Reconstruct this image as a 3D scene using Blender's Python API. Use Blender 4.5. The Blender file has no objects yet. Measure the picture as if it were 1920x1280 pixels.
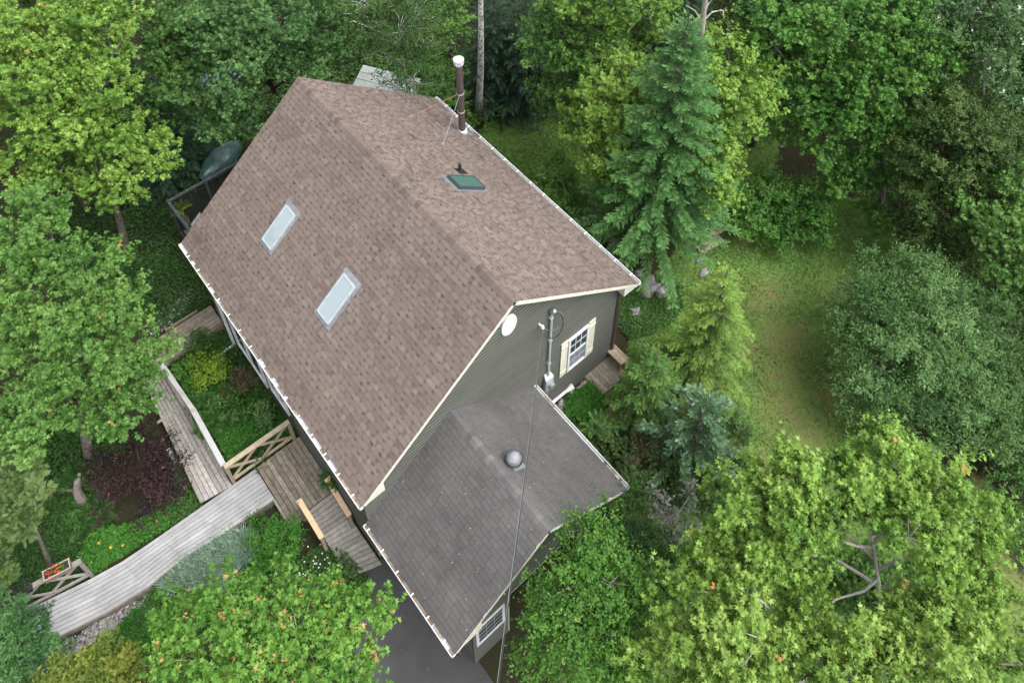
import bpy, math, random
import numpy as np
from mathutils import Matrix, Vector
C = bpy.context.scene
COL = C.collection
RNG = np.random.default_rng(7)
random.seed(7)
# ------------------------------------------------------------------ camera, sky, sun, exposure
CP = np.array([-7.2126, -8.4280, 25.7638]); YAW, PIT, FPX, CY = math.radians(49.7295), math.radians(42.5434), 1669.53, 99.72
FW = np.array([math.cos(PIT)*math.cos(YAW), math.cos(PIT)*math.sin(YAW), -math.sin(PIT)])
RT = np.array([math.sin(YAW), -math.cos(YAW), 0.0]); UP = np.cross(RT, FW)
cam = bpy.data.cameras.new('camera'); cam_o = bpy.data.objects.new('camera', cam); COL.objects.link(cam_o)
M3 = Matrix((RT, UP, -FW)).transposed()
cam_o.matrix_world = Matrix.Translation(Vector(CP)) @ M3.to_4x4()
cam.sensor_width = 36; cam.lens = FPX/1920*36; cam.shift_y = -(640-CY)/1920; cam.clip_end = 500; cam.clip_start = .1
C.camera = cam_o
SUN_AZ, SUN_EL = math.radians(-68), math.radians(58)
w = bpy.data.worlds.new("World"); C.world = w; w.use_nodes = True
nt = w.node_tree; nt.nodes.clear()
sky = nt.nodes.new('ShaderNodeTexSky'); sky.sky_type = 'NISHITA'; sky.sun_disc = False
sky.sun_elevation = SUN_EL; sky.sun_rotation = math.pi/2-SUN_AZ; sky.dust_density = 4; sky.air_density = 1
hs = nt.nodes.new('ShaderNodeHueSaturation'); hs.inputs['Saturation'].default_value = .14
bg = nt.nodes.new('ShaderNodeBackground'); bg.inputs[1].default_value = .15
ow = nt.nodes.new('ShaderNodeOutputWorld')
nt.links.new(sky.outputs[0], hs.inputs['Color']); nt.links.new(hs.outputs[0], bg.inputs[0]); nt.links.new(bg.outputs[0], ow.inputs[0])
sl = bpy.data.lights.new('sun', 'SUN'); sl.energy = .8; sl.angle = math.radians(45); sl.color = (1, .985, .96)
so = bpy.data.objects.new('sun', sl); COL.objects.link(so)
sd = Vector((math.cos(SUN_EL)*math.cos(SUN_AZ), math.cos(SUN_EL)*math.sin(SUN_AZ), math.sin(SUN_EL)))
so.rotation_euler = sd.to_track_quat('Z', 'Y').to_euler(); so.location = sd*60
C.view_settings.view_transform = 'Standard'; C.view_settings.look = 'None'; C.view_settings.gamma = 1
C.view_settings.use_curve_mapping = False
C.view_settings.exposure = 1.68
C.cycles.max_bounces = 6; C.cycles.transparent_max_bounces = 8

def ray(x, y): return FW+RT*(x-960)/FPX-UP*(y-CY)/FPX
def at(x, y, z, ax=2):                        # the point of a horizontal plane (or plane of another axis) seen at a photo position
    d = ray(x, y); return CP+d*((z-CP[ax])/d[ax])
def depth(p): return float((np.array(p)-CP)@FW)
def sst(a, b, x): t = np.clip((x-a)/(b-a), 0, 1); return t*t*(3-2*t)
def hz(x, y):                                 # terrain height
    x = np.asarray(x, float); y = np.asarray(y, float)
    wl = 1-sst(-4.6, -3.6, x)
    wx = 1-sst(-3.0, 2.2, x)
    z = -.22*wl-.25*(1-sst(-10, -6, x))
    z = z+wx*(-1.55*(1-sst(-1.9, 2.75, y)))
    z = z+.6*sst(13, 30, x)+.4*sst(14, 30, y)
    return z
def gpt(px, py):
    p = at(px, py, 0)
    for _ in range(6): p = at(px, py, float(hz(p[0], p[1])))
    return p
# ------------------------------------------------------------------ materials
def mat(name):
    m = bpy.data.materials.new(name); m.use_nodes = True
    n = m.node_tree.nodes; return m, n, m.node_tree.links, n['Principled BSDF']
def ramp(n, stops):
    r = n.new('ShaderNodeValToRGB'); e = r.color_ramp.elements
    while len(e) > 1: e.remove(e[-1])
    e[0].position = stops[0][0]; e[0].color = (*stops[0][1], 1)
    for p, c in stops[1:]: k = e.new(p); k.color = (*c, 1)
    return r
def noise(n, l, scale, detail=4, rough=.6, coord='Object', vec=None):
    t = n.new('ShaderNodeTexNoise'); t.inputs['Scale'].default_value = scale; t.inputs['Detail'].default_value = detail
    t.inputs['Roughness'].default_value = rough
    if vec is None:
        tc = n.new('ShaderNodeTexCoord'); vec = tc.outputs[coord]
    l.new(vec, t.inputs['Vector']); return t
def mixc(n, l, a, b, f, mode='MIX'):
    m = n.new('ShaderNodeMix'); m.data_type = 'RGBA'; m.blend_type = mode; m.clamp_factor = True
    for s, v in ((6, a), (7, b), (0, f)):
        if isinstance(v, (int, float)): m.inputs[s].default_value = v
        elif isinstance(v, tuple): m.inputs[s].default_value = (*v, 1)
        else: l.new(v, m.inputs[s])
    return m.outputs[2]
def tintmat(name, stops, rough=.85, nscale=6, namt=.35, bump=0, bscale=60, spec=.3, metal=0):
    """colour by the per-face 'tint' of each board / shingle / stone, broken up by noise stains"""
    m, n, l, b = mat(name)
    a = n.new('ShaderNodeAttribute'); a.attribute_name = 'tint'
    r = ramp(n, stops); l.new(a.outputs['Fac'], r.inputs[0])
    t = noise(n, l, nscale); r2 = ramp(n, [(.3, (1-namt,)*3), (.7, (1+namt*.6,)*3)]); l.new(t.outputs[0], r2.inputs[0])
    c = mixc(n, l, r.outputs[0], r2.outputs[0], 1.0, 'MULTIPLY')
    l.new(c, b.inputs['Base Color']); b.inputs['Roughness'].default_value = rough
    b.inputs['Specular IOR Level'].default_value = spec; b.inputs['Metallic'].default_value = metal
    if bump:
        t2 = noise(n, l, bscale, 6); bp = n.new('ShaderNodeBump'); bp.inputs['Strength'].default_value = bump; bp.inputs['Distance'].default_value = .02
        l.new(t2.outputs[0], bp.inputs['Height']); l.new(bp.outputs[0], b.inputs['Normal'])
    return m
def plain(name, c, rough=.6, metal=0, spec=.5, namt=.18, nscale=8):
    return tintmat(name, [(0, tuple(k*.9 for k in c)), (1, tuple(min(1, k*1.1) for k in c))], rough, nscale, namt, 0, 60, spec, metal)
def leafmat(name, dark, mid, light, tip, transl=.3, rough=.55, spec=.25):
    m, n, l, b = mat(name); q = lambda c: (c[0]*(.86 if c[1] > c[0]*1.15 else 1), c[1], c[2]*(1.1 if c[1] > c[0]*1.15 else 1))
    a = n.new('ShaderNodeAttribute'); a.attribute_name = 'tint'
    r = ramp(n, [(0, q(dark)), (.4, q(mid)), (.82, q(light)), (.9, tip)]); l.new(a.outputs['Fac'], r.inputs[0])
    l.new(r.outputs[0], b.inputs['Base Color']); b.inputs['Roughness'].default_value = rough; b.inputs['Specular IOR Level'].default_value = spec
    tr = n.new('ShaderNodeBsdfTranslucent'); hs_ = n.new('ShaderNodeHueSaturation'); hs_.inputs['Value'].default_value = 1.35; hs_.inputs['Hue'].default_value = .5
    l.new(r.outputs[0], hs_.inputs['Color']); l.new(hs_.outputs[0], tr.inputs['Color'])
    mx = n.new('ShaderNodeMixShader'); mx.inputs[0].default_value = transl
    l.new(b.outputs[0], mx.inputs[1]); l.new(tr.outputs[0], mx.inputs[2]); l.new(mx.outputs[0], n['Material Output'].inputs[0])
    return m
MT = {}
MT['shingle'] = tintmat('brown_shingle', [(0, (.056, .043, .038)), (.25, (.094, .073, .064)), (.6, (.13, .102, .089)), (1, (.163, .131, .115))], .95, 1.1, .1, .35, 90, .15)
MT['grey_shingle'] = tintmat('grey_shingle', [(0, (.032, .03, .03)), (.2, (.078, .074, .073)), (.7, (.098, .093, .092)), (1, (.122, .117, .115))], .95, .8, .25, .35, 90, .15)
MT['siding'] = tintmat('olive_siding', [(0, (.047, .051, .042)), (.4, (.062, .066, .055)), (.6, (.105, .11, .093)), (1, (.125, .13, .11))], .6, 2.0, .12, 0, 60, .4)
MT['cream'] = plain('cream_trim', (.5, .485, .42), .5); MT['white'] = plain('white_trim', (.54, .55, .56), .4)
MT['shutter'] = plain('cream_shutter', (.54, .515, .42), .55)
MT['metal'] = plain('grey_metal', (.38, .41, .43), .45, .3); MT['galv'] = plain('galvanised_metal', (.2, .21, .22), .55, .25)
MT['flash'] = plain('lead_flashing', (.21, .225, .24), .5, .4, .5, .35, 12); MT['darkframe'] = plain('dark_grey_frame', (.05, .06, .065), .45, .2)
MT['chim'] = plain('brown_stovepipe', (.095, .073, .066), .42, .35); MT['steel'] = plain('bright_steel', (.78, .8, .82), .25, .7, .5, .05)
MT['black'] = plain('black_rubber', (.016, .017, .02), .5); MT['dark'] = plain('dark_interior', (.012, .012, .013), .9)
MT['rust'] = plain('rusty_steel', (.24, .13, .06), .7)
MT['cable'] = plain('cable_sheath', (.02, .022, .025), .5); MT['barecable'] = plain('bare_aluminium', (.2, .21, .215), .4, .6)
WOODST = [(0, (.16, .145, .13)), (.5, (.25, .23, .21)), (1, (.33, .31, .29))]
MT['greywood'] = tintmat('weathered_boards', WOODST, .85, 9, .3, .25, 40, .2)
MT['palewood'] = tintmat('silvered_boards', [(0, (.22, .218, .218)), (.5, (.275, .273, .273)), (1, (.33, .328, .326))], .8, 2.2, .22, .25, 40, .25)
MT['oldwood'] = tintmat('brown_weathered_boards', [(0, (.12, .1, .08)), (.5, (.19, .162, .13)), (1, (.26, .23, .19))], .9, 8, .35, .25, 40, .15)
MT['newwood'] = tintmat('fresh_lumber', [(0, (.4, .27, .155)), (1, (.52, .37, .235))], .7, 10, .15, .1, 40, .25)
MT['railwood'] = tintmat('tan_lumber', [(0, (.22, .17, .115)), (1, (.34, .275, .2))], .75, 8, .25, .1, 40, .25)
MT['stone'] = tintmat('grey_stone', [(0, (.11, .108, .104)), (.6, (.19, .187, .183)), (1, (.27, .266, .26))], .9, 5, .4, .6, 14, .2)
MT['cobble'] = tintmat('river_stone', [(0, (.16, .12, .1)), (.5, (.3, .25, .22)), (1, (.5, .46, .42))], .8, 5, .3, .2, 20, .3)
MT['gravel'] = tintmat('gravel', [(0, (.12, .11, .105)), (.5, (.25, .235, .225)), (1, (.42, .4, .39))], .9, 5, .3, .2, 20, .3)
MT['teal'] = plain('teal_cover', (.045, .1, .095), .35, 0, .5, .5, 5); MT['bluetarp'] = plain('blue_tarp', (.12, .2, .32), .4, 0, .5, .3, 6)
MT['shedroof'] = plain('pale_metal_roof', (.4, .43, .41), .55, .1, .5, .2, 2)
MT['concrete'] = plain('concrete', (.3, .29, .27), .9); MT['bark'] = tintmat('grey_bark', [(0, (.08, .065, .055)), (1, (.17, .15, .135))], .95, 9, .5, .8, 25, .1)
MT['palebark'] = tintmat('pale_twig_bark', [(0, (.23, .21, .185)), (1, (.38, .36, .33))], .95, 12, .25, .5, 30, .1)
MT['darkbark'] = tintmat('dark_bark', [(0, (.05, .04, .034)), (1, (.1, .082, .07))], .95, 9, .5, .8, 25, .1)
def birchbark():
    m, n, l, b = mat('birch_bark'); tc = n.new('ShaderNodeTexCoord'); mp = n.new('ShaderNodeMapping'); mp.inputs['Scale'].default_value = (6, 6, 2.2)
    l.new(tc.outputs['Object'], mp.inputs[0]); t = noise(n, l, 2.2, 5, .7, vec=mp.outputs[0])
    r = ramp(n, [(.38, (.04, .035, .033)), (.46, (.28, .27, .26)), (.56, (.55, .54, .53))]); l.new(t.outputs[0], r.inputs[0]); l.new(r.outputs[0], b.inputs['Base Color']); b.inputs['Roughness'].default_value = .85
    return m
MT['birch'] = birchbark(); MT['pinkrim'] = plain('pink_plastic', (.36, .24, .22), .5)
def glassmat(name, c, rough=.06, spec=.6):
    m, n, l, b = mat(name); b.inputs['Base Color'].default_value = (*c, 1); b.inputs['Roughness'].default_value = rough
    b.inputs['Specular IOR Level'].default_value = spec; b.inputs['Coat Weight'].default_value = .6; b.inputs['Coat Roughness'].default_value = .03
    return m
MT['pane'] = glassmat('dark_window_glass', (.035, .05, .06)); MT['screen_pane'] = glassmat('screened_glass', (.16, .18, .21), .3)
MT['skyglass'] = glassmat('sky_toned_skylight_glass', (.21, .255, .275), .1); MT['greenglass'] = glassmat('green_skylight_glass', (.055, .12, .1), .2)  # skyglass: reflected sky painted into its pale base colour
def asphalt():
    m, n, l, b = mat('asphalt'); t = noise(n, l, 1.2, 5); t2 = noise(n, l, 140, 2)
    r = ramp(n, [(.3, (.037, .037, .0385)), (.7, (.05, .05, .052))]); l.new(t.outputs[0], r.inputs[0])
    r2 = ramp(n, [(.35, (.7, .7, .7)), (.62, (1, 1, 1)), (.72, (2.2, 2.1, 2.0))]); l.new(t2.outputs[0], r2.inputs[0])
    l.new(mixc(n, l, r.outputs[0], r2.outputs[0], 1.0, 'MULTIPLY'), b.inputs['Base Color']); b.inputs['Roughness'].default_value = .9
    bp = n.new('ShaderNodeBump'); bp.inputs['Strength'].default_value = .3; bp.inputs['Distance'].default_value = .01; l.new(t2.outputs[0], bp.inputs['Height']); l.new(bp.outputs[0], b.inputs['Normal'])
    return m
MT['asphalt'] = asphalt()
def groundmat():
    m, n, l, b = mat('ground')
    def attr(nm): a = n.new('ShaderNodeAttribute'); a.attribute_name = nm; return a.outputs['Fac']
    big = noise(n, l, .55, 5, .65); mid = noise(n, l, 3.2, 5, .7); fine = noise(n, l, 30, 4, .75)
    g1 = ramp(n, [(.32, (.125, .155, .048)), (.5, (.115, .19, .046)), (.68, (.09, .185, .044))]); l.new(big.outputs[0], g1.inputs[0])
    g2 = ramp(n, [(.32, (.5, .52, .5)), (.5, (1, 1, 1)), (.68, (1.4, 1.35, 1.2))]); l.new(fine.outputs[0], g2.inputs[0])
    g3 = ramp(n, [(.38, (.12, .155, .046)), (.58, (.08, .165, .038))]); l.new(mid.outputs[0], g3.inputs[0])
    lawn = mixc(n, l, mixc(n, l, g1.outputs[0], g3.outputs[0], .5), g2.outputs[0], 1.0, 'MULTIPLY')
    dry = ramp(n, [(.3, (.2, .145, .075)), (.7, (.13, .12, .045))]); l.new(fine.outputs[0], dry.inputs[0])
    dm = n.new('ShaderNodeMath'); dm.operation = 'MULTIPLY'; l.new(attr('dry'), dm.inputs[0])
    rr = ramp(n, [(.4, (0, 0, 0)), (.62, (1, 1, 1))]); l.new(mid.outputs[0], rr.inputs[0]); l.new(rr.outputs[0], dm.inputs[1])
    lawn = mixc(n, l, lawn, dry.outputs[0], dm.outputs[0])
    fl = ramp(n, [(.25, (.013, .014, .008)), (.5, (.028, .028, .014)), (.75, (.05, .044, .026))]); l.new(fine.outputs[0], fl.inputs[0])
    ad = n.new('ShaderNodeMath'); ad.operation = 'ADD'; l.new(attr('lawn'), ad.inputs[0]); l.new(mid.outputs[0], ad.inputs[1])
    ed = ramp(n, [(.42, (0, 0, 0)), (.54, (1, 1, 1))]); hf = n.new('ShaderNodeMath'); hf.operation = 'MULTIPLY'; hf.inputs[1].default_value = .5
    l.new(ad.outputs[0], hf.inputs[0]); l.new(hf.outputs[0], ed.inputs[0])
    l.new(mixc(n, l, fl.outputs[0], lawn, ed.outputs[0]), b.inputs['Base Color'])
    b.inputs['Roughness'].default_value = .95; b.inputs['Specular IOR Level'].default_value = .1
    bp = n.new('ShaderNodeBump'); bp.inputs['Strength'].default_value = .6; bp.inputs['Distance'].default_value = .05; l.new(fine.outputs[0], bp.inputs['Height']); l.new(bp.outputs[0], b.inputs['Normal'])
    return m
MT['ground'] = groundmat()
def screenmat():
    m, n, l, b = mat('black_mesh_screen'); b.inputs['Base Color'].default_value = (.012, .013, .014, 1); b.inputs['Roughness'].default_value = .6
    tr = n.new('ShaderNodeBsdfTransparent'); mx = n.new('ShaderNodeMixShader'); mx.inputs[0].default_value = .55
    l.new(tr.outputs[0], mx.inputs[1]); l.new(b.outputs[0], mx.inputs[2]); l.new(mx.outputs[0], n['Material Output'].inputs[0]); return m
MT['screen'] = screenmat()
L = lambda *a, **k: leafmat(*a, **k)
LF = dict(
 maple_yellow=L('yellow_green_maple_leaf', (.058, .115, .014), (.148, .232, .032), (.25, .34, .06), (.34, .17, .06)),
 maple_gold=L('gold_green_maple_leaf', (.058, .108, .013), (.155, .228, .032), (.265, .34, .066), (.36, .19, .07)),
 maple_bright=L('bright_green_maple_leaf', (.05, .12, .015), (.1, .2, .025), (.18, .29, .045), (.4, .22, .09)),
 maple_green=L('green_maple_leaf', (.045, .095, .016), (.085, .165, .028), (.14, .22, .045), (.33, .2, .07)),
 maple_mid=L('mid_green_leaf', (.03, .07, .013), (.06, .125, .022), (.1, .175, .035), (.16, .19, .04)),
 maple_blue=L('bluish_green_leaf', (.033, .072, .02), (.066, .13, .032), (.12, .195, .055), (.17, .2, .07)),
 birch=L('birch_leaf', (.03, .062, .014), (.055, .105, .022), (.105, .155, .035), (.16, .18, .04)),
 birch_front=L('fresh_birch_leaf', (.04, .1, .012), (.075, .165, .02), (.115, .22, .032), (.21, .27, .06)),
 vine=L('vine_leaf', (.026, .078, .012), (.062, .145, .02), (.115, .215, .034), (.19, .26, .055)),
 poplar=L('poplar_leaf', (.035, .07, .022), (.065, .12, .032), (.105, .165, .055), (.5, .54, .48)),
 olive=L('olive_green_leaf', (.03, .055, .013), (.055, .095, .02), (.1, .14, .032), (.2, .2, .05)),
 willow=L('grey_green_willow_leaf', (.03, .072, .017), (.078, .142, .035), (.15, .235, .07), (.17, .23, .09)),
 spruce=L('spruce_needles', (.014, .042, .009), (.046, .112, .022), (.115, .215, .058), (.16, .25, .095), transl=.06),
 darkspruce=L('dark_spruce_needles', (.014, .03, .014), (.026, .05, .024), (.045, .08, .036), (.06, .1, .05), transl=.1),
 yellowspruce=L('yellow_green_needles', (.025, .05, .008), (.08, .135, .016), (.2, .27, .035), (.3, .31, .04), transl=.08),
 larch=L('fresh_green_needles', (.025, .055, .01), (.065, .13, .02), (.14, .22, .04), (.2, .26, .06), transl=.08),
 bluespruce=L('blue_spruce_needles', (.018, .042, .01), (.042, .088, .024), (.135, .215, .1), (.22, .27, .27), transl=.1),
 juniper=L('juniper_needles', (.03, .05, .014), (.06, .095, .022), (.1, .14, .034), (.14, .13, .035), transl=.1),
 dwarf=L('dwarf_conifer_needles', (.018, .05, .015), (.048, .108, .028), (.1, .185, .05), (.14, .22, .06), transl=.1),
 thuja=L('golden_cedar_sprays', (.06, .085, .015), (.13, .17, .025), (.22, .25, .045), (.3, .3, .06), transl=.15),
 pine=L('olive_pine_needles', (.035, .055, .015), (.08, .115, .03), (.135, .175, .05), (.2, .22, .07), transl=.15),
 barberry=L('purple_leaf', (.016, .009, .011), (.03, .014, .017), (.055, .025, .028), (.22, .075, .08)),
 herb=L('bright_ground_cover_leaf', (.025, .09, .01), (.05, .15, .016), (.08, .2, .026), (.15, .25, .03)),
 herbdark=L('dark_ground_cover_leaf', (.02, .05, .01), (.04, .092, .016), (.072, .14, .026), (.1, .17, .045)),
 lime=L('lime_leaf', (.08, .13, .012), (.15, .22, .018), (.23, .29, .025), (.3, .32, .03)),
 striped=L('striped_grass_blade', (.13, .22, .1), (.3, .38, .25), (.52, .56, .46), (.58, .6, .52)),
 grass=L('lawn_blade', (.045, .105, .018), (.1, .195, .034), (.17, .27, .06), (.24, .22, .09)),
 fern=L('fern_frond', (.025, .065, .014), (.05, .115, .022), (.09, .17, .036), (.16, .22, .05)),
 lichen=L('lichen_twig', (.07, .075, .06), (.12, .125, .11), (.2, .2, .18), (.24, .24, .22), transl=.05),
 brownherb=L('brown_green_leaf', (.05, .045, .022), (.09, .08, .04), (.13, .115, .06), (.18, .14, .07)),
 petal=L('white_petal', (.7, .7, .68), (.78, .78, .76), (.82, .82, .8), (.82, .82, .8)),
 red=L('red_petal', (.4, .03, .015), (.55, .045, .02), (.65, .07, .03), (.65, .1, .03)),
 orange=L('orange_petal', (.55, .25, .02), (.65, .32, .03), (.7, .38, .05), (.7, .4, .06)),
)
# ------------------------------------------------------------------ mesh helpers
def np_mesh(name, V, Fq, m, parent=None, tint=None, smooth=False):
    V = np.ascontiguousarray(V, np.float32).reshape(-1, 3); Fq = np.ascontiguousarray(Fq, np.int32)
    k = Fq.shape[1]; me = bpy.data.meshes.new(name)
    me.vertices.add(len(V)); me.vertices.foreach_set('co', V.ravel())
    me.loops.add(Fq.size); me.loops.foreach_set('vertex_index', Fq.ravel())
    me.polygons.add(len(Fq)); me.polygons.foreach_set('loop_start', np.arange(0, Fq.size, k, dtype=np.int32))
    if tint is not None:
        a = me.attributes.new('tint', 'FLOAT', 'FACE'); a.data.foreach_set('value', np.ascontiguousarray(tint, np.float32))
    me.update(calc_edges=True); me.validate()
    if smooth: me.polygons.foreach_set('use_smooth', np.ones(len(Fq), bool))
    o = bpy.data.objects.new(name, me); COL.objects.link(o)
    if m: me.materials.append(m)
    if parent: o.parent = parent
    return o
class MB:
    def __init__(s): s.v = []; s.f = []; s.t = []
    def face(s, pts, t=.5):
        i = len(s.v); s.v += [tuple(map(float, p)) for p in pts]; s.f.append(tuple(range(i, i+len(pts)))); s.t.append(t)
    def hexa(s, P, t=None):                    # 8 corners: bottom ring 0-3, top ring 4-7
        t = random.random() if t is None else t
        i = len(s.v); s.v += [tuple(map(float, p)) for p in P]
        for q in ((3, 2, 1, 0), (4, 5, 6, 7), (0, 1, 5, 4), (1, 2, 6, 5), (2, 3, 7, 6), (3, 0, 4, 7)):
            s.f.append(tuple(i+k for k in q)); s.t.append(t)
    def box(s, x0, x1, y0, y1, z0, z1, t=None):
        s.hexa([(x0, y0, z0), (x1, y0, z0), (x1, y1, z0), (x0, y1, z0), (x0, y0, z1), (x1, y0, z1), (x1, y1, z1), (x0, y1, z1)], t)
    def beam(s, p, q, w, h, t=None, up=(0, 0, 1)):
        p = np.array(p, float); q = np.array(q, float); d = q-p; d /= np.linalg.norm(d)
        u = np.array(up, float)
        if abs(d@u) > .95: u = np.array((1., 0, 0))
        sd_ = np.cross(d, u); sd_ /= np.linalg.norm(sd_); u = np.cross(sd_, d)
        a = sd_*w/2; b = u*h/2
        s.hexa([p-a-b, p+a-b, q+a-b, q-a-b, p-a+b, p+a+b, q+a+b, q-a+b], t)
    def tube(s, P, R, n=8, t=None, cap=True):
        t = random.random() if t is None else t
        P = [np.array(p, float) for p in P]; R = [R]*len(P) if np.isscalar(R) else R; rings = []
        for k, p in enumerate(P):
            d = P[min(k+1, len(P)-1)]-P[max(k-1, 0)]; d = d/(np.linalg.norm(d)+1e-9)
            u = np.array((0., 0, 1)) if abs(d[2]) < .9 else np.array((1., 0, 0))
            a = np.cross(d, u); a /= np.linalg.norm(a); b = np.cross(d, a); i = len(s.v)
            for j in range(n):
                g = 2*math.pi*j/n; s.v.append(tuple(p+R[k]*(math.cos(g)*a+math.sin(g)*b)))
            rings.append(i)
        for a_, b_ in zip(rings[:-1], rings[1:]):
            for j in range(n):
                s.f.append((a_+j, a_+(j+1) % n, b_+(j+1) % n, b_+j)); s.t.append(t)
        if cap:
            s.f.append(tuple(rings[0]+j for j in range(n))[::-1]); s.t.append(t); s.f.append(tuple(rings[-1]+j for j in range(n))); s.t.append(t)
    def build(s, name, m, parent=None, smooth=False):
        me = bpy.data.meshes.new(name); me.from_pydata(s.v, [], s.f); a = me.attributes.new('tint', 'FLOAT', 'FACE'); a.data.foreach_set('value', s.t)
        me.materials.append(m)
        if smooth: me.polygons.foreach_set('use_smooth', np.ones(len(s.f), bool))
        o = bpy.data.objects.new(name, me); COL.objects.link(o)
        if parent: o.parent = parent
        return o
def tag(o, label=None, cat=None, group=None, kind=None):
    for k, v in (('label', label), ('category', cat), ('group', group), ('kind', kind)):
        if v: o[k] = v
    return o
def thing(name, label, cat, loc=(0, 0, 0), group=None):
    o = bpy.data.objects.new(name, None); COL.objects.link(o); o.location = loc; o.empty_display_size = .3
    bpy.context.view_layer.update() if False else None
    return tag(o, label, cat, group)
def under(root):                                # children are modelled in world coordinates; shift to the thing's base
    lx = root.location
    for o in root.children:
        o.matrix_parent_inverse = Matrix.Translation(-lx)
nrm = lambda v: v/(np.linalg.norm(v, axis=-1, keepdims=True)+1e-9)
# ------------------------------------------------------------------ ground
def inpoly(x, y, poly):
    r = np.zeros(x.shape, bool); n = len(poly)
    for i in range(n):
        x0, y0 = poly[i]; x1, y1 = poly[(i+1) % n]
        c = ((y0 > y) != (y1 > y)) & (x < (x1-x0)*(y-y0)/(y1-y0+1e-12)+x0); r ^= c
    return r
LAWN_PX = [[(870, 255), (1000, 215), (1120, 225), (1150, 330), (1120, 460), (1100, 540), (1040, 460), (960, 350)],
           [(1340, 240), (1460, 230), (1470, 300), (1400, 400), (1340, 420), (1300, 330)],
           [(1150, 560), (1250, 500), (1310, 430), (1390, 400), (1560, 400), (1600, 360), (1680, 380), (1700, 520), (1620, 620), (1620, 760), (1690, 860), (1860, 880), (1900, 1000), (1960, 1300), (1700, 1300), (1500, 1000), (1100, 960), (1040, 760), (1180, 690)],
           [(1180, 1000), (1500, 1000), (1960, 1100), (1960, 1500), (1050, 1500), (1050, 1200)]]
LAWN = [[tuple(gpt(*p)[:2]) for p in q] for q in LAWN_PX]
DRY = [(1440, 560, .8), (1470, 640, 1.0), (1455, 700, .7), (1405, 665, .6), (1470, 770, .9), (1510, 830, .8), (1560, 740, .7), (1380, 420, .9), (1400, 350, .9), (1140, 780, .7), (1350, 790, .7), (1440, 880, .7), (1580, 560, .7), (1820, 880, 1.2), (1900, 1080, 1.2)]
DRYW = [(*gpt(a, b)[:2], r) for a, b, r in DRY]
def lawn_mask(x, y):
    jx = .25*np.sin(x*3.1+y*1.7)+.15*np.sin(y*6.3-x*2); jy = .25*np.sin(y*2.7-x*1.3)+.15*np.sin(x*5.9+y)
    m = np.zeros(x.shape, bool)
    for q in LAWN: m |= inpoly(x+jx, y+jy, q)
    return m
def dry_mask(x, y):
    d = np.zeros(x.shape)
    for a, b, r in DRYW: d = np.maximum(d, np.exp(-((x-a)**2+(y-b)**2)/r**2))
    return d
xs = np.arange(-45, 75.01, .3); ys = np.arange(-40, 80.01, .3); GX, GY = np.meshgrid(xs, ys)
GZ = hz(GX, GY)+.02*np.sin(GX*2.3)*np.sin(GY*1.9)
nx_, ny_ = len(xs), len(ys); idx = np.arange(nx_*ny_).reshape(ny_, nx_)
FQ = np.stack([idx[:-1, :-1], idx[:-1, 1:], idx[1:, 1:], idx[1:, :-1]], -1).reshape(-1, 4)
g = np_mesh('ground', np.stack([GX, GY, GZ], -1).reshape(-1, 3), FQ, MT['ground'], smooth=True); tag(g, kind='structure')
lm = lawn_mask(GX, GY).astype(np.float32)
for _ in range(2): lm = (lm+np.roll(lm, 1, 0)+np.roll(lm, -1, 0)+np.roll(lm, 1, 1)+np.roll(lm, -1, 1))/5
for nm, arr in (('lawn', lm), ('dry', dry_mask(GX, GY))):
    a = g.data.attributes.new(nm, 'FLOAT', 'POINT'); a.data.foreach_set('value', arr.ravel().astype(np.float32))
# driveway sheet that follows the ground
dx = np.linspace(-8.6, -3.75, 30); dy = np.linspace(-16, .45, 60); AX, AY = np.meshgrid(dx, dy)
AX = np.where(AX < -5, AX+.25*np.sin(AY*.8), AX)
AX = AX+(AX+3.75)*.32*sst(-2.2, .45, AY)*-1*1.0
AZ = hz(AX, AY)+.02*np.sin(AX*2.3)*np.sin(AY*1.9)+.03
ii = np.arange(AX.size).reshape(AX.shape); FA = np.stack([ii[:-1, :-1], ii[:-1, 1:], ii[1:, 1:], ii[1:, :-1]], -1).reshape(-1, 4)
tag(np_mesh('driveway', np.stack([AX, AY, AZ], -1), FA, MT['asphalt'], smooth=True), kind='structure')
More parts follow.
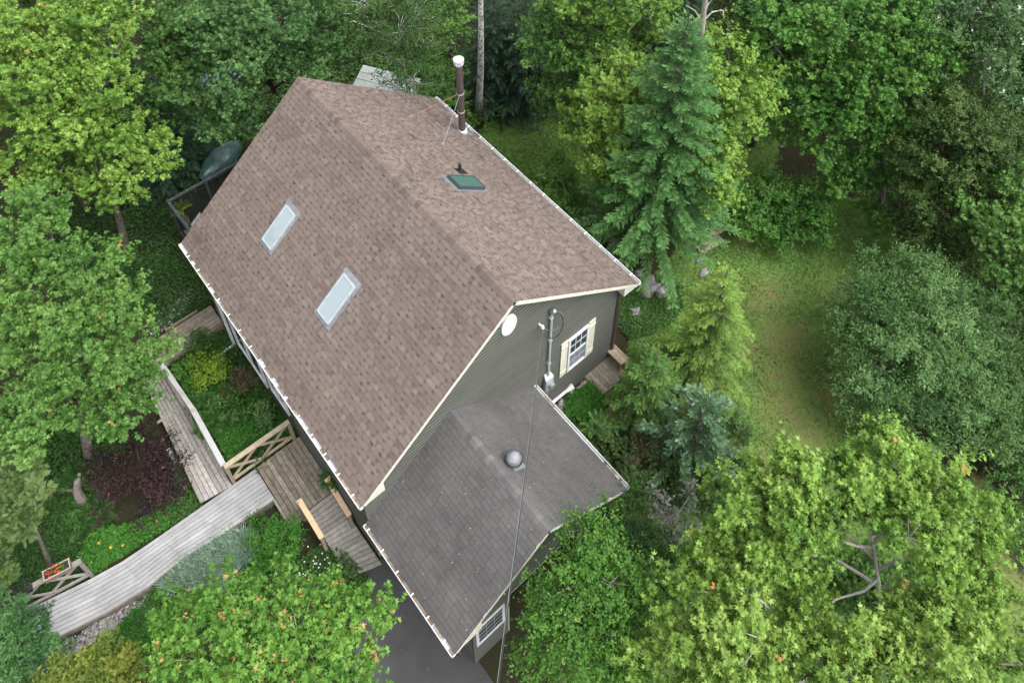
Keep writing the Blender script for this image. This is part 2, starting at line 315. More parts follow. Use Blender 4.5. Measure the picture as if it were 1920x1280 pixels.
# ------------------------------------------------------------------ house
EZ, RH, HW, HL = 4.05, 3.858, 4.6, 9.622            # eave height, rise, half width, length
S = RH/HW; SL = math.hypot(RH, HW)
def roof_pt(side, u, v, up=0.0, ridge=(0, EZ+RH), w_=HW, h_=RH):   # u along the ridge, v down-slope distance from eave up
    sl_ = math.hypot(w_, h_); t = v/sl_; x = side*w_*(1-t); z = ridge[1]-h_+h_*t
    nx, nz = side*h_/sl_, w_/sl_
    return (ridge[0]+x+nx*up, u, z+nz*up)
def lam_slope(name, side, parent):
    b = MB(); e = .143; n = int(SL/e)+1
    for k in range(n):
        v0, v1 = k*e, min((k+1)*e, SL)
        u = 0.0; tab = random.random() < .5; cb = random.gauss(0, .05)
        while u < HL:
            wd = random.uniform(.1, .26) if tab else random.uniform(.05, .13)
            u1 = min(u+wd, HL); up0 = .016 if tab else .0105; up1 = .004
            P = lambda uu, vv, up: roof_pt(side, uu, vv, up)
            tc = .62+random.gauss(0, .11 if side < 0 else .17)+cb
            if tab:
                vs = v1-.014
                b.face([P(u, v0, up0), P(u1, v0, up0), P(u1, vs, up1+.005), P(u, vs, up1+.005)], tc)
                b.face([P(u, vs, up1+.005), P(u1, vs, up1+.005), P(u1, v1, up1+.004), P(u, v1, up1+.004)], .3)
                b.face([P(u, v0, 0), P(u1, v0, 0), P(u1, v0, up0), P(u, v0, up0)], .1)
            else:
                vm = v0+(v1-v0)*random.uniform(.5, .62)
                b.face([P(u, v0, up0), P(u1, v0, up0), P(u1, vm, up0-.002), P(u, vm, up0-.002)], .6+random.gauss(0, .12)+cb)
                b.face([P(u, vm, up0-.002), P(u1, vm, up0-.002), P(u1, v1, up1), P(u, v1, up1)], max(0, (.3 if side < 0 else .1)+random.gauss(0, .09)))
                b.face([P(u, v0, 0), P(u1, v0, 0), P(u1, v0, up0), P(u, v0, up0)], .1)
            u = u1; tab = not tab
    return b.build(name, MT['shingle'], parent)
def three_tab(name, side, parent, gx, gz, gw, gh, y0, y1):
    b = MB(); e = .135; sl_ = math.hypot(gw, gh); n = int(sl_/e)+1
    rp = lambda u, v, up: roof_pt(side, u, v, up, (gx, gz), gw, gh)
    for k in range(n):
        v0, v1 = k*e, min((k+1)*e, sl_); u = y0-random.uniform(0, .3)+(.15 if k % 2 else 0)-.3
        while u < y1:
            a, c = max(u, y0), min(u+.298, y1)
            if c > a+.01:
                t = .5+random.gauss(0, .09)
                b.face([rp(a, v0, .014), rp(c, v0, .014), rp(c, v0+.008, .0138), rp(a, v0+.008, .0138)], .08)
                b.face([rp(a, v0+.008, .0138), rp(c, v0+.008, .0138), rp(c, v1, .006), rp(a, v1, .006)], t)
                b.face([rp(a, v0, 0), rp(c, v0, 0), rp(c, v0, .014), rp(a, v0, .014)], .02)
                if c < y1-.02: b.face([rp(c, v0, .012), rp(c+.009, v0, .012), rp(c+.009, v1, .005), rp(c, v1, .005)], .03)
            u += .306
    return b.build(name, MT['grey_shingle'], parent)
def ridge_caps(name, parent, gx, gz, sl, y0, y1, wid, m, tm=.6):
    b = MB(); y = y0; e = .145; k = 0; c, s_ = 1/math.hypot(1, sl), sl/math.hypot(1, sl)
    while y < y1:
        ye = min(y+e+.05, y1); up0, up1 = .026+.001*(k % 2), .019; t = tm+random.gauss(0, .16)
        def prof(yy, up):
            o = []
            for a in (-1, -.55, -.22, 0, .22, .55, 1):
                d = abs(a)*wid; zz = gz-d*s_+up*.9-(.012 if a == 0 else 0); o.append((gx+math.copysign(d*c, a) if a else gx, yy, zz))
            return o
        A, B_ = prof(y, up0), prof(ye, up1)
        for i in range(6): b.face([A[i], A[i+1], B_[i+1], B_[i]], t)
        A0 = prof(y, .004)
        for i in range(6): b.face([A0[i], A0[i+1], A[i+1], A[i]], .05)
        y += e; k += 1
    return b.build(name, m, parent)
def clip_strip(z, gx, ztop, sl, xl, xr):
    d = max(0, (ztop-z)/sl); return max(xl, gx-d), min(xr, gx+d)
def siding_wall(b, y, xl, xr, z0, gx, ztop, sl, holes=(), e=.147, out=-1):
    """lap siding on a gable wall facing -y; holes = (x0,x1,z0,z1)"""
    z = z0
    while z < ztop:
        z1 = min(z+e, ztop); segs = [(xl, xr)]
        for hx0, hx1, h0, h1 in holes:
            if z >= h0-.001 and z < h1-.02:
                segs = [q for a, c in segs for q in ((a, min(c, hx0)), (max(a, hx1), c)) if q[1]-q[0] > .01]
        t = random.random()
        for a, c in segs:
            a0, c0 = clip_strip(z, gx, ztop, sl, a, c); a1, c1 = clip_strip(z1, gx, ztop, sl, a, c)
            if c0-a0 < .01: continue
            if c1 < a1: a1 = c1 = (a1+c1)/2
            zm = z+(z1-z)*.78; am, cm_ = clip_strip(zm, gx, ztop, sl, a, c)
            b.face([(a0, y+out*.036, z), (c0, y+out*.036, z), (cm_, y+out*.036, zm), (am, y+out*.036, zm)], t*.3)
            b.face([(am, y+out*.036, zm), (cm_, y+out*.036, zm), (c1, y, z1), (a1, y, z1)], .6+.4*t)  # ledge tinted lighter than the face: skylight on the laps painted in
            b.face([(a0, y, z), (c0, y, z), (c0, y+out*.036, z), (a0, y+out*.036, z)], 0)  # underside painted dark as lap shade
        z += e
def siding_side(b, x, y0, y1, z0, z1, out, e=.115):
    z = z0
    while z < z1:
        ze = min(z+e, z1); t = random.random()
        b.face([(x+out*.014, y0, z), (x+out*.014, y1, z), (x, y1, ze), (x, y0, ze)], .3+.2*t)
        b.face([(x, y0, z), (x, y1, z), (x+out*.014, y1, z), (x+out*.014, y0, z)], 0)  # underside tint darkened like the shade below a lap
        z += e
def frame(b, x0, x1, z0, z1, y, wdt, dep, t=.6):  # rectangular frame on a wall facing -y
    b.box(x0, x1, y-dep, y, z1-wdt, z1, t); b.box(x0, x1, y-dep, y, z0, z0+wdt, t)
    b.box(x0, x0+wdt, y-dep, y, z0+wdt, z1-wdt, t); b.box(x1-wdt, x1, y-dep, y, z0+wdt, z1-wdt, t)

house = thing('house', 'olive sided house under a steep brown shingle roof with skylights and tall stovepipe', 'house', (0, HL/2, 0))
WY, XL, XR, YB = .35, -4.45, 4.15, HL-.3
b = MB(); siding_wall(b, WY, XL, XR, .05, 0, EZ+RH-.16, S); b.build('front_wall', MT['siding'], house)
b = MB(); siding_side(b, XL, WY, YB, -.1, EZ+.05, -1); b.build('side_wall', MT['siding'], house)
b = MB(); siding_side(b, XR, WY, YB, .05, EZ+.2, 1); b.build('side_wall', MT['siding'], house)
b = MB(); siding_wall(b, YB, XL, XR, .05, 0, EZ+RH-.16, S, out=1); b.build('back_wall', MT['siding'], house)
b = MB(); b.box(XL+.03, XR-.03, WY+.03, YB-.03, -.5, .06); b.build('foundation', MT['concrete'], house)
for x in (XL+.03, XR-.03): b = MB(); b.box(x-.05, x+.05, WY-.03, WY+.05, .0, EZ-.1, .9); b.build('corner_trim', MT['siding'], house)
lam_slope('roof_slope', -1, house); lam_slope('roof_slope', 1, house)
ridge_caps('ridge_cap', house, 0, EZ+RH, S, 0, HL, .17, MT['shingle'], .55)
b = MB()                                         # roof deck under the shingles
for sd_ in (-1, 1):
    P = lambda u, v, up: roof_pt(sd_, u, v, up)
    R_ = [P(.03, 0.0, -.1), P(HL-.03, 0.0, -.1), P(HL-.03, SL, -.1), P(.03, SL, -.1), P(.03, 0, -.002), P(HL-.03, 0, -.002), P(HL-.03, SL, -.002), P(.03, SL, -.002)]
    b.hexa(R_, .5)
b.build('soffit', MT['cream'], house)
for yy in (0, HL):                               # rake boards
    for sd_ in (-1, 1):
        b = MB()
        for (a0, a1, th) in ((-.005, -.115, 0),):
            y0, y1 = (yy-.0-th, yy+.028) if yy == 0 else (yy-.028, yy+th)
            P = lambda u, v, up: roof_pt(sd_, u, v, up)
            b.hexa([P(y0, -.01, a1), P(y1, -.01, a1), P(y1, SL-.001, a1), P(y0, SL-.001, a1), P(y0, -.01, a0), P(y1, -.01, a0), P(y1, SL-.001, a0), P(y0, SL-.001, a0)], .6)
        b.build('rake_board', MT['cream'], house)
for sd_, xi in ((-1, -3.98), (1, 4.05)):
    zb = EZ-.13; xo = sd_*4.57; zr = EZ+RH-abs(xi)*S-.1; zo = EZ-.06
    for y0, y1 in ((.03, .34), (HL-.3, HL-.03)):
        b = MB(); pts = [(xo, zb), (xi, zb), (xi, zr), (xo, zo)]
        b.face([(x, y0, z) for x, z in pts], .5); b.face([(x, y1, z) for x, z in pts][::-1], .5)
        b.face([(xo, y0, zb), (xi, y0, zb), (xi, y1, zb), (xo, y1, zb)], .5); b.face([(xi, y0, zb), (xi, y0, zr), (xi, y1, zr), (xi, y1, zb)], .5)
        b.build('eave_return', MT['cream'], house)
    b = MB(); b.box(min(xo, sd_*4.1), max(xo, sd_*4.1), .35, HL-.31, EZ-.1, EZ-.075, .5); b.build('soffit', MT['cream'], house)
def gutter(parent, x, z, y0, y1, side, clips=True, leaf=.72):
    b = MB(); w_, h_ = .115, .1; s = side
    b.box(min(x, x+s*w_), max(x, x+s*w_), y0, y1, z-h_, z-h_+.006, .5)
    b.box(min(x+s*(w_-.014), x+s*w_), max(x+s*(w_-.014), x+s*w_), y0, y1, z-h_, z+.012, .9)
    b.box(min(x, x+s*.01), max(x, x+s*.01), y0, y1, z-h_, z-.02, .5)
    for yy in (y0, y1-.012): b.box(min(x, x+s*w_), max(x, x+s*w_), yy, yy+.012, z-h_, z+.012, .7)
    yy = y0+.35
    while clips and yy < y1:
        b.box(min(x-s*.01, x+s*(w_+.004)), max(x-s*.01, x+s*(w_+.004)), yy, yy+.035, z+.012, z+.022, .8); yy += .62
    o = b.build('gutter', MT['white'], parent)
    m = MB(); y = y0+.02                          # leaf litter lying in the trough
    while y < y1-.05:
        y2 = min(y+random.uniform(.05, .4), y1-.03)
        if random.random() < leaf: m.box(min(x+s*.012, x+s*(w_-.018)), max(x+s*.012, x+s*(w_-.018)), y, y2, z-h_+.008, z-random.uniform(.02, .06))
        y = y2
    tag(m.build('leaf_litter', MT['oldwood'], o), kind='stuff')
    return o
gutter(house, -HW+.005, EZ-.02, .0, HL, -1); gutter(house, HW-.005, EZ-.02, 0, HL, 1, True, .12)
# gable window with shutters
WY -= .03
wn = MB(); frame(wn, 2.22, 3.0, 1.55, 3.3, WY, .07, .07); wn.box(2.29, 2.93, WY-.055, WY-.02, 2.36, 2.44, .6)
win = wn.build('window', MT['white'], house); win['label'] = 'white double hung gable window between cream shutters'
p = MB(); p.box(2.29, 2.93, WY-.04, WY-.03, 2.44, 3.23); p.build('upper_pane', MT['pane'], win)
p = MB(); p.box(2.29, 2.93, WY-.034, WY-.024, 1.62, 2.36); p.build('lower_pane', MT['screen_pane'], win)
p = MB()
for i in (1, 2): p.box(2.29+.213*i-.01, 2.29+.213*i+.01, WY-.05, WY-.041, 2.44, 3.23)
p.box(2.29, 2.93, WY-.049, WY-.042, 2.825, 2.85)
for i in (1, 2): p.box(2.29+.213*i-.006, 2.29+.213*i+.006, WY-.038, WY-.0345, 1.62, 2.36)
p.box(2.29, 2.93, WY-.0375, WY-.035, 1.98, 1.995)
p.build('glazing_bar', MT['white'], win)
for x0 in (1.955, 3.015):
    p = MB()
    for i in range(3): p.box(x0+.083*i, x0+.083*i+.079, WY-.045, WY-.015, 1.52, 3.36)
    for z in (1.72, 3.08): p.box(x0+.005, x0+.24, WY-.062, WY-.0455, z, z+.09)
    p.build('shutter', MT['shutter'], house)
# round gable vent
b = MB(); vc = (.075, 6.47); N = 28
ov = lambda s, y: [(vc[0]+.24*s*math.cos(2*math.pi*i/N), y, vc[1]+.40*s*math.sin(2*math.pi*i/N)) for i in range(N)]
O1, O2, I2, I1 = ov(1, WY), ov(1, WY-.05), ov(.84, WY-.05), ov(.84, WY-.03)
for i in range(N):
    j = (i+1) % N; b.face([O1[i], O1[j], O2[j], O2[i]], .8); b.face([O2[i], O2[j], I2[j], I2[i]], .9); b.face([I2[i], I2[j], I1[j], I1[i]], .5)
b.face(I1[::-1], .6)
for k in range(-6, 7):
    z = vc[1]+k*.05; hw_ = .2*math.sqrt(max(0, 1-(k*.05/.335)**2))-.006
    if hw_ > .02: b.hexa([(vc[0]-hw_, WY-.032, z), (vc[0]+hw_, WY-.032, z), (vc[0]+hw_, WY-.03, z+.03), (vc[0]-hw_, WY-.03, z+.03), (vc[0]-hw_, WY-.045, z), (vc[0]+hw_, WY-.045, z), (vc[0]+hw_, WY-.034, z+.035), (vc[0]-hw_, WY-.034, z+.035)], .8)
gv = b.build('gable_vent', MT['white'], house); gv['label'] = 'white oval louvred vent high on the gable'
# service mast, meter box, drip loops
b = MB(); mx, my = 1.47, WY-.07
b.tube([(mx, my, .3), (mx, my, 1.6)], .022, 8, .5); b.tube([(mx, my, 2.35), (mx, my, 5.6)], .033, 10, .7)
for z in (3.0, 4.2, 5.3): b.box(mx-.05, mx+.05, my-.036, WY, z, z+.03, .6)
mast = b.build('service_mast', MT['metal'], house)
b = MB(); b.hexa([(mx-.15, WY-.14, 1.62), (mx+.15, WY-.14, 1.62), (mx+.15, WY, 1.62), (mx-.15, WY, 1.62), (mx-.15, WY-.14, 2.25), (mx+.15, WY-.14, 2.25), (mx+.1, WY, 2.4), (mx-.1, WY, 2.4)], .6)
b.box(mx-.13, mx+.13, WY-.15, WY-.141, 1.68, 2.2, .8)
mb = b.build('meter_box', MT['metal'], mast)
b = MB(); b.tube([(mx+.03, WY-.14, 1.92), (mx+.03, WY-.26, 1.92)], [.1, .09], 14, .6); b.build('meter', MT['galv'], mb)
b = MB(); b.tube([(mx, my, 5.55), (mx, my-.02, 5.68), (mx-.0, my-.1, 5.78)], [.05, .075, .05], 10, .6); b.build('weatherhead', MT['galv'], mast)
ins = np.array((1.1, WY-.12, 5.36))
def loop(dz, s, r, m, nm):
    b = MB(); P0 = np.array((mx+.03, my-.1, 5.74)); P1 = ins+np.array((0, 0, dz)); pts = []
    for i in range(15):
        t = i/14; q = (1-t)**3*P0+3*(1-t)**2*t*(P0+np.array((.55, -.1, -.2-s)))+3*(1-t)*t*t*(P1+np.array((.5, -.1, -.75-s)))+t**3*P1; pts.append(q)
    b.tube(pts, r, 6, .5); return b.build(nm, m, mast)
loop(0, .3, .011, MT['barecable'], 'drip_loop'); loop(-.3, .55, .014, MT['cable'], 'drip_loop')
b = MB(); b.tube([(ins[0], WY, ins[2]), tuple(ins)], .03, 8, .9); b.tube([tuple(ins+np.array((0, -.03, -.02))), tuple(ins+np.array((0, 0, .06)))], .045, 8, .9); b.build('insulator', MT['white'], mast)
# small grey box and white drain pipe at the wall foot
b = MB(); b.tube([(1.55, WY-.07, .42), (2.3, WY-.07, .42)], .05, 10, .8); b.tube([(2.25, WY-.08, .42), (2.5, WY-.09, .44)], [.05, .1], 10, .8); b.tube([(2.44, WY-.09, .4), (2.44, WY-.09, .02)], .045, 8, .5); b.build('drain_pipe', MT['white'], house)
b = MB(); b.box(1.2, 1.34, WY-.1, WY, 1.35, 1.6, .7); b.build('cable_box', MT['metal'], house)
b = MB(); b.tube([(4.2, WY-.02, .2), (4.2, WY-.02, 3.9)], .06, 8, .4); b.box(4.12, 4.19, WY-.04, WY, 1.9, 3.9, .3); b.tube([(4.2, WY-.05, 1.9), (4.4, WY-.12, 1.72), (4.5, WY-.1, 1.45)], .02, 6, .6); b.build('downspout', MT['chim'], house)
WY += .03
# left wall windows
for (y0, y1, z0, z1, nm) in ((6.0, 7.9, .55, 3.3, 'patio_window'), (4.55, 5.6, 1.1, 3.1, 'window')):
    b = MB(); xo = XL-.06
    for (a, c, d, e_) in ((y0, y1, z1-.08, z1), (y0, y1, z0, z0+.08), (y0, y0+.08, z0+.08, z1-.08), (y1-.08, y1, z0+.08, z1-.08), ((y0+y1)/2-.04, (y0+y1)/2+.04, z0+.08, z1-.08)): b.box(xo, XL+.01, a, c, d, e_, .8)
    wo = b.build(nm, MT['white'], house); p = MB(); p.box(XL-.03, XL-.02, y0+.08, y1-.08, z0+.08, z1-.08); p.build('pane', MT['pane'], wo)
b = MB(); b.beam((XL-.09, 8.25, EZ-.15), (XL-.09, 8.25, .05), .06, .08, .8); b.beam((XL-.08, 8.25, .06), (XL-.6, 8.3, -.08), .07, .09, .8); b.build('downspout', MT['white'], house)
# skylights
def skylight(side, u0, u1, v0, v1, fm, gm, label, up=.09, flash=.09):
    P = lambda u, v, h: roof_pt(side, u, v, h)
    q = MB()
    for a, c, d, e_ in ((u0-flash, u1+flash, v0-flash*1.3, v0), (u0-flash, u1+flash, v1, v1+flash*1.6), (u0-flash, u0, v0, v1), (u1, u1+flash, v0, v1)):
        q.hexa([P(a, d, .017), P(c, d, .017), P(c, e_, .012), P(a, e_, .012), P(a, d, .027), P(c, d, .027), P(c, e_, .024), P(a, e_, .024)], random.random())
    fo = q.build('skylight', MT['flash'], house); fo['label'] = label
    q = MB(); f_ = .045
    for a, c, d, e_ in ((u0, u1, v0, v0+f_), (u0, u1, v1-f_, v1), (u0, u0+f_, v0+f_, v1-f_), (u1-f_, u1, v0+f_, v1-f_)):
        q.hexa([P(a, d, .005), P(c, d, .005), P(c, e_, .005), P(a, e_, .005), P(a, d, up), P(c, d, up), P(c, e_, up), P(a, e_, up)], .5)
    q.build('skylight_frame', fm, fo)
    q = MB(); q.hexa([P(u0+f_, v0+f_, .02), P(u1-f_, v0+f_, .02), P(u1-f_, v1-f_, .02), P(u0+f_, v1-f_, .02)]+[P(u0+f_, v0+f_, up-.012), P(u1-f_, v0+f_, up-.012), P(u1-f_, v1-f_, up-.012), P(u0+f_, v1-f_, up-.012)], .5)
    q.build('skylight_glass', gm, fo)
vx = lambda x: SL*(1-abs(x)/HW)
skylight(-1, 6.66, 7.14, vx(2.99), vx(2.08), MT['metal'], MT['skyglass'], 'skylight with sky pale panes farther up the roof')
skylight(-1, 3.71, 4.25, vx(2.99), vx(2.06), MT['metal'], MT['skyglass'], 'skylight with sky pale panes nearer the front gable')
skylight(1, 4.27, 4.83, vx(2.5), vx(1.62), MT['darkframe'], MT['greenglass'], 'green glazed skylight on the far slope', .12)
# stovepipe chimney
cb_ = np.array((4.18, 7.5, EZ+RH-4.18*S)); ct = 3.0
b = MB(); b.tube([cb_-np.array((0, 0, .25)), cb_+np.array((0, 0, ct))], .112, 20, .5); ch = b.build('chimney', MT['chim'], house); ch['label'] = 'tall brown stovepipe with bright steel cap'
for z in (.95, 1.75): b = MB(); b.tube([cb_+np.array((0, 0, z)), cb_+np.array((0, 0, z+.035))], .119, 20, .6); b.build('pipe_band', MT['steel'], ch)
b = MB(); b.tube([cb_+np.array((0, 0, ct-.02)), cb_+np.array((0, 0, ct+.04))], [.14, .155], 20, .6); b.tube([cb_+np.array((0, 0, ct+.12)), cb_+np.array((0, 0, ct+.2)), cb_+np.array((0, 0, ct+.225))], [.165, .165, .1], 20, .9)
for k in range(4):
    a = k*math.pi/2+.4; b.tube([cb_+np.array((.12*math.cos(a), .12*math.sin(a), ct+.03)), cb_+np.array((.12*math.cos(a), .12*math.sin(a), ct+.13))], .012, 6, .6)
b.build('chimney_cap', MT['steel'], ch)
b = MB(); b.tube([cb_+np.array((0, 0, -.1)), cb_+np.array((0, 0, .1)), cb_+np.array((0, 0, .13))], [.16, .15, .12], 20, .9); b.build('storm_collar', MT['white'], ch)
b = MB(); v_ = vx(4.18); P = lambda u, v, h: roof_pt(1, u, v, h)
b.hexa([P(7.28, v_-.36, .018), P(7.75, v_-.36, .018), P(7.75, v_+.24, .014), P(7.28, v_+.24, .014), P(7.28, v_-.36, .026), P(7.75, v_-.36, .026), P(7.75, v_+.24, .022), P(7.28, v_+.24, .022)], .5); b.build('chimney_flashing', MT['flash'], ch)
tp = cb_+np.array((0, 0, 1.77))
for (x, y) in ((2.68, 8.08), (2.80, 6.60)):
    f0 = np.array((x, y, EZ+RH-x*S+.01)); b = MB(); d = tp-f0; m_ = f0+d*.42
    b.tube([f0, m_], .011, 6, .9); b.tube([m_, tp], .008, 6, .5); b.box(x-.04, x+.04, y-.03, y+.03, f0[2]-.03, f0[2]+.03, .9)
    b.build('guy_rod', MT['rust'] if y > 7 else MT['galv'], ch)
b = MB(); pb = np.array((2.36, 5.18, EZ+RH-2.36*S)); b.tube([pb-np.array((0, 0, .1)), pb+np.array((0, 0, .33))], .05, 12, .3); b.tube([pb+np.array((0, 0, .33)), pb+np.array((0, 0, .335)), ], .036, 12, .0)
b.tube([pb-np.array((.02, 0, .04)), pb+np.array((.0, 0, .1))], [.11, .055], 12, .2); b.hexa([P(5.05, vx(2.36)-.22, .018), P(5.31, vx(2.36)-.22, .018), P(5.31, vx(2.36)+.15, .014), P(5.05, vx(2.36)+.15, .014), P(5.05, vx(2.36)-.22, .026), P(5.31, vx(2.36)-.22, .026), P(5.31, vx(2.36)+.15, .022), P(5.05, vx(2.36)+.15, .022)], .9)
b.build('vent_pipe', MT['black'], house)
b = MB(); b.hexa([(-4.15, HL-.05, EZ+.24), (-3.8, HL-.05, EZ+.53), (-3.8, HL+.2, EZ+.53), (-4.15, HL+.2, EZ+.24), (-4.15, HL-.05, EZ+.27), (-3.8, HL-.05, EZ+.56), (-3.8, HL+.2, EZ+.56), (-4.15, HL+.2, EZ+.27)], .6)
b.build('porch_flashing', MT['flash'], house)
under(house)
# ------------------------------------------------------------------ garage
GXc, GZr, GW, GH, GY0, GY1 = -1.779, 4.521, 2.757, 2.287, -3.305, .335
GS = GH/GW; GSL = math.hypot(GH, GW)
gar = thing('attached_garage', 'low olive garage with grey shingle roof joined to the gable end', 'garage', (GXc, -1.5, 0))
three_tab('roof_slope', -1, gar, GXc, GZr, GW, GH, GY0, GY1); three_tab('roof_slope', 1, gar, GXc, GZr, GW, GH, GY0, GY1)
ridge_caps('ridge_cap', gar, GXc, GZr, GS, GY0, GY1, .15, MT['grey_shingle'], .6)
gp = lambda sd_, u, v, up: roof_pt(sd_, u, v, up, (GXc, GZr), GW, GH)
b = MB()
for sd_ in (-1, 1):
    b.hexa([gp(sd_, GY0+.03, 0, -.09), gp(sd_, GY1-.002, 0, -.09), gp(sd_, GY1-.002, GSL, -.09), gp(sd_, GY0+.03, GSL, -.09), gp(sd_, GY0+.03, 0, -.002), gp(sd_, GY1-.002, 0, -.002), gp(sd_, GY1-.002, GSL, -.002), gp(sd_, GY0+.03, GSL, -.002)], .5)
b.build('soffit', MT['cream'], gar)
for sd_ in (-1, 1):
    b = MB()
    for (a0, a1, th) in ((-.005, -.11, 0),):
        y0, y1 = GY0-th, GY0+.028
        b.hexa([gp(sd_, y0, -.01, a1), gp(sd_, y1, -.01, a1), gp(sd_, y1, GSL-.001, a1), gp(sd_, y0, GSL-.001, a1), gp(sd_, y0, -.01, a0), gp(sd_, y1, -.01, a0), gp(sd_, y1, GSL-.001, a0), gp(sd_, y0, GSL-.001, a0)], .4)
    b.build('rake_board', MT['cream'], gar)
gutter(gar, GXc-GW+.005, GZr-GH-.02, GY0, GY1-.01, -1, True); gutter(gar, GXc+GW-.005, GZr-GH-.02, GY0, GY1-.01, 1, False, .12)
GWL, GWR, GWY = -3.85, .45, -2.95
gdoor = (-2.72, -.2, -2.3, 1.3)
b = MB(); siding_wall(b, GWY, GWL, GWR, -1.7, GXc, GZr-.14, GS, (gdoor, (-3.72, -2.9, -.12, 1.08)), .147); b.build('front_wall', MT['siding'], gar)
b = MB(); siding_side(b, GWL, GWY, .3, -1.7, GZr-GH+.45, -1); b.build('side_wall', MT['siding'], gar)
b = MB(); siding_side(b, GWR, GWY, .3, -1.3, GZr-GH+.3, 1); b.build('side_wall', MT['siding'], gar)
b = MB(); b.box(GWL+.02, GWR-.02, GWY+.02, .3, -2.1, -1.68); b.build('foundation', MT['concrete'], gar)
b = MB()
xo, xi = GXc-GW+.03, -3.75; zb = GZr-GH-.12; zr = GZr-abs(xi-GXc)*GS-.09
pts = [(xo, zb), (xi, zb), (xi, zr), (xo, GZr-GH-.05)]
b.face([(x, GY0+.03, z) for x, z in pts], .5); b.face([(xo, GY0+.03, zb), (xi, GY0+.03, zb), (xi, GWY, zb), (xo, GWY, zb)], .5); b.face([(xi, GY0+.03, zb), (xi, GY0+.03, zr), (xi, GWY, zr), (xi, GWY, zb)], .5)
b.build('eave_return', MT['cream'], gar)
b = MB(); b.box(xo, GWL, GWY, GY1-.02, GZr-GH-.1, GZr-GH-.08, .5); b.build('soffit', MT['cream'], gar)
b = MB(); b.box(GWR, GXc+GW-.03, GWY, GY1-.02, GZr-GH-.1, GZr-GH-.08, .5); b.build('soffit', MT['cream'], gar)
b = MB(); frame(b, -3.76, -2.86, -.2, 1.1, GWY-.03, .075, .04)
gwn = b.build('window', MT['white'], gar); p = MB(); p.box(-3.7, -2.9, GWY-.04, GWY-.03, -.14, 1.04); p.build('pane', MT['black'], gwn)
p = MB()
for i in (1, 2): p.box(-3.68+.247*i-.005, -3.68+.247*i+.005, GWY-.055, GWY-.041, -.12, 1.02)
for i in (1, 2, 3): p.box(-3.68, -2.94, GWY-.053, GWY-.042, -.12+.285*i-.004, -.12+.285*i+.004)
p.build('glazing_bar', MT['metal'], gwn)
b = MB(); b.box(gdoor[0]-.05, gdoor[0]+.03, GWY-.03, GWY+.1, -1.7, 1.3, .5); b.box(gdoor[1]-.03, gdoor[1]+.05, GWY-.03, GWY+.1, -1.7, 1.3, .5); b.box(gdoor[0]-.05, gdoor[1]+.05, GWY-.028, GWY+.1, 1.3, 1.36, .5); b.build('door_frame', MT['cream'], gar)
b = MB(); b.face([(GWL+.05, .25, -1.67), (GWR-.05, .25, -1.67), (GWR-.05, .25, 2.4), (GWL+.05, .25, 2.4)]); b.build('dark_inner_wall', MT['dark'], gar)  # near-black sheet: the unlit interior's shade put into the wall colour
# turbine vent
tv = np.array(roof_pt(1, -1.55, GSL*.83, 0, (GXc, GZr), GW, GH))
b = MB(); b.tube([tv-np.array((0, 0, .1)), tv+np.array((0, 0, .16))], .1, 16, .5)
vq = GSL*.83; b.hexa([gp(1, -1.75, vq-.25, .016), gp(1, -1.35, vq-.25, .016), gp(1, -1.35, vq+.2, .014), gp(1, -1.75, vq+.2, .014), gp(1, -1.75, vq-.25, .024), gp(1, -1.35, vq-.25, .024), gp(1, -1.35, vq+.2, .022), gp(1, -1.75, vq+.2, .022)], .1)
tb = b.build('turbine_vent', MT['galv'], gar); tb['label'] = 'round finned metal turbine vent by the ridge'
b = MB(); N = 22; base = tv+np.array((0, 0, .14))
prof = [(.14, 0), (.19, .055), (.215, .12), (.21, .19), (.17, .255), (.1, .3), (.04, .315)]
for i in range(N):
    a0 = 2*math.pi*i/N
    for (r0, z0), (r1, z1) in zip(prof[:-1], prof[1:]):
        tw0, tw1 = z0*1.5, z1*1.5; wd = 2*math.pi/N*1.02
        q = lambda a, r, z: base+np.array((r*math.cos(a), r*math.sin(a), z))
        b.face([q(a0+tw0, r0, z0), q(a0+tw0+wd, r0*.86, z0), q(a0+tw1+wd, r1*.88, z1), q(a0+tw1, r1, z1)], .6)
b.tube([base+np.array((0, 0, .296)), base+np.array((0, 0, .315)), base+np.array((0, 0, .325))], [.11, .09, .03], 16, .8)
b.build('fin_drum', MT['galv'], tb)
b = MB(); b.tube([base+np.array((0, 0, .01)), base+np.array((0, 0, .25))], .09, 12, .5); b.build('drum_core', MT['dark'], tb)
under(gar)
# power cables from the insulator towards the street
def cable(a, q, r, m, name, label, sag):
    b = MB(); P = []
    for i in range(50):
        t = i/49; p_ = a*(1-t)+q*t; p_ = p_+np.array((0, 0, -sag*4*t*(1-t))); P.append(p_)
    b.tube(P, r, 6, .5); o = b.build(name, m); tag(o, label, 'power cable', 'service cables over the garage roof'); return o
far = at(928, 1310, -5.1, 1)
cable(ins+np.array((0, -.04, .0)), far, .0065, MT['barecable'], 'power_cable', 'bare silver power cable sagging over the grey garage roof', .16)
cable(ins+np.array((0, -.04, -.28)), far+np.array((.04, 0, -.05)), .009, MT['cable'], 'power_cable', 'black power cable hanging beside the silver one', .16)
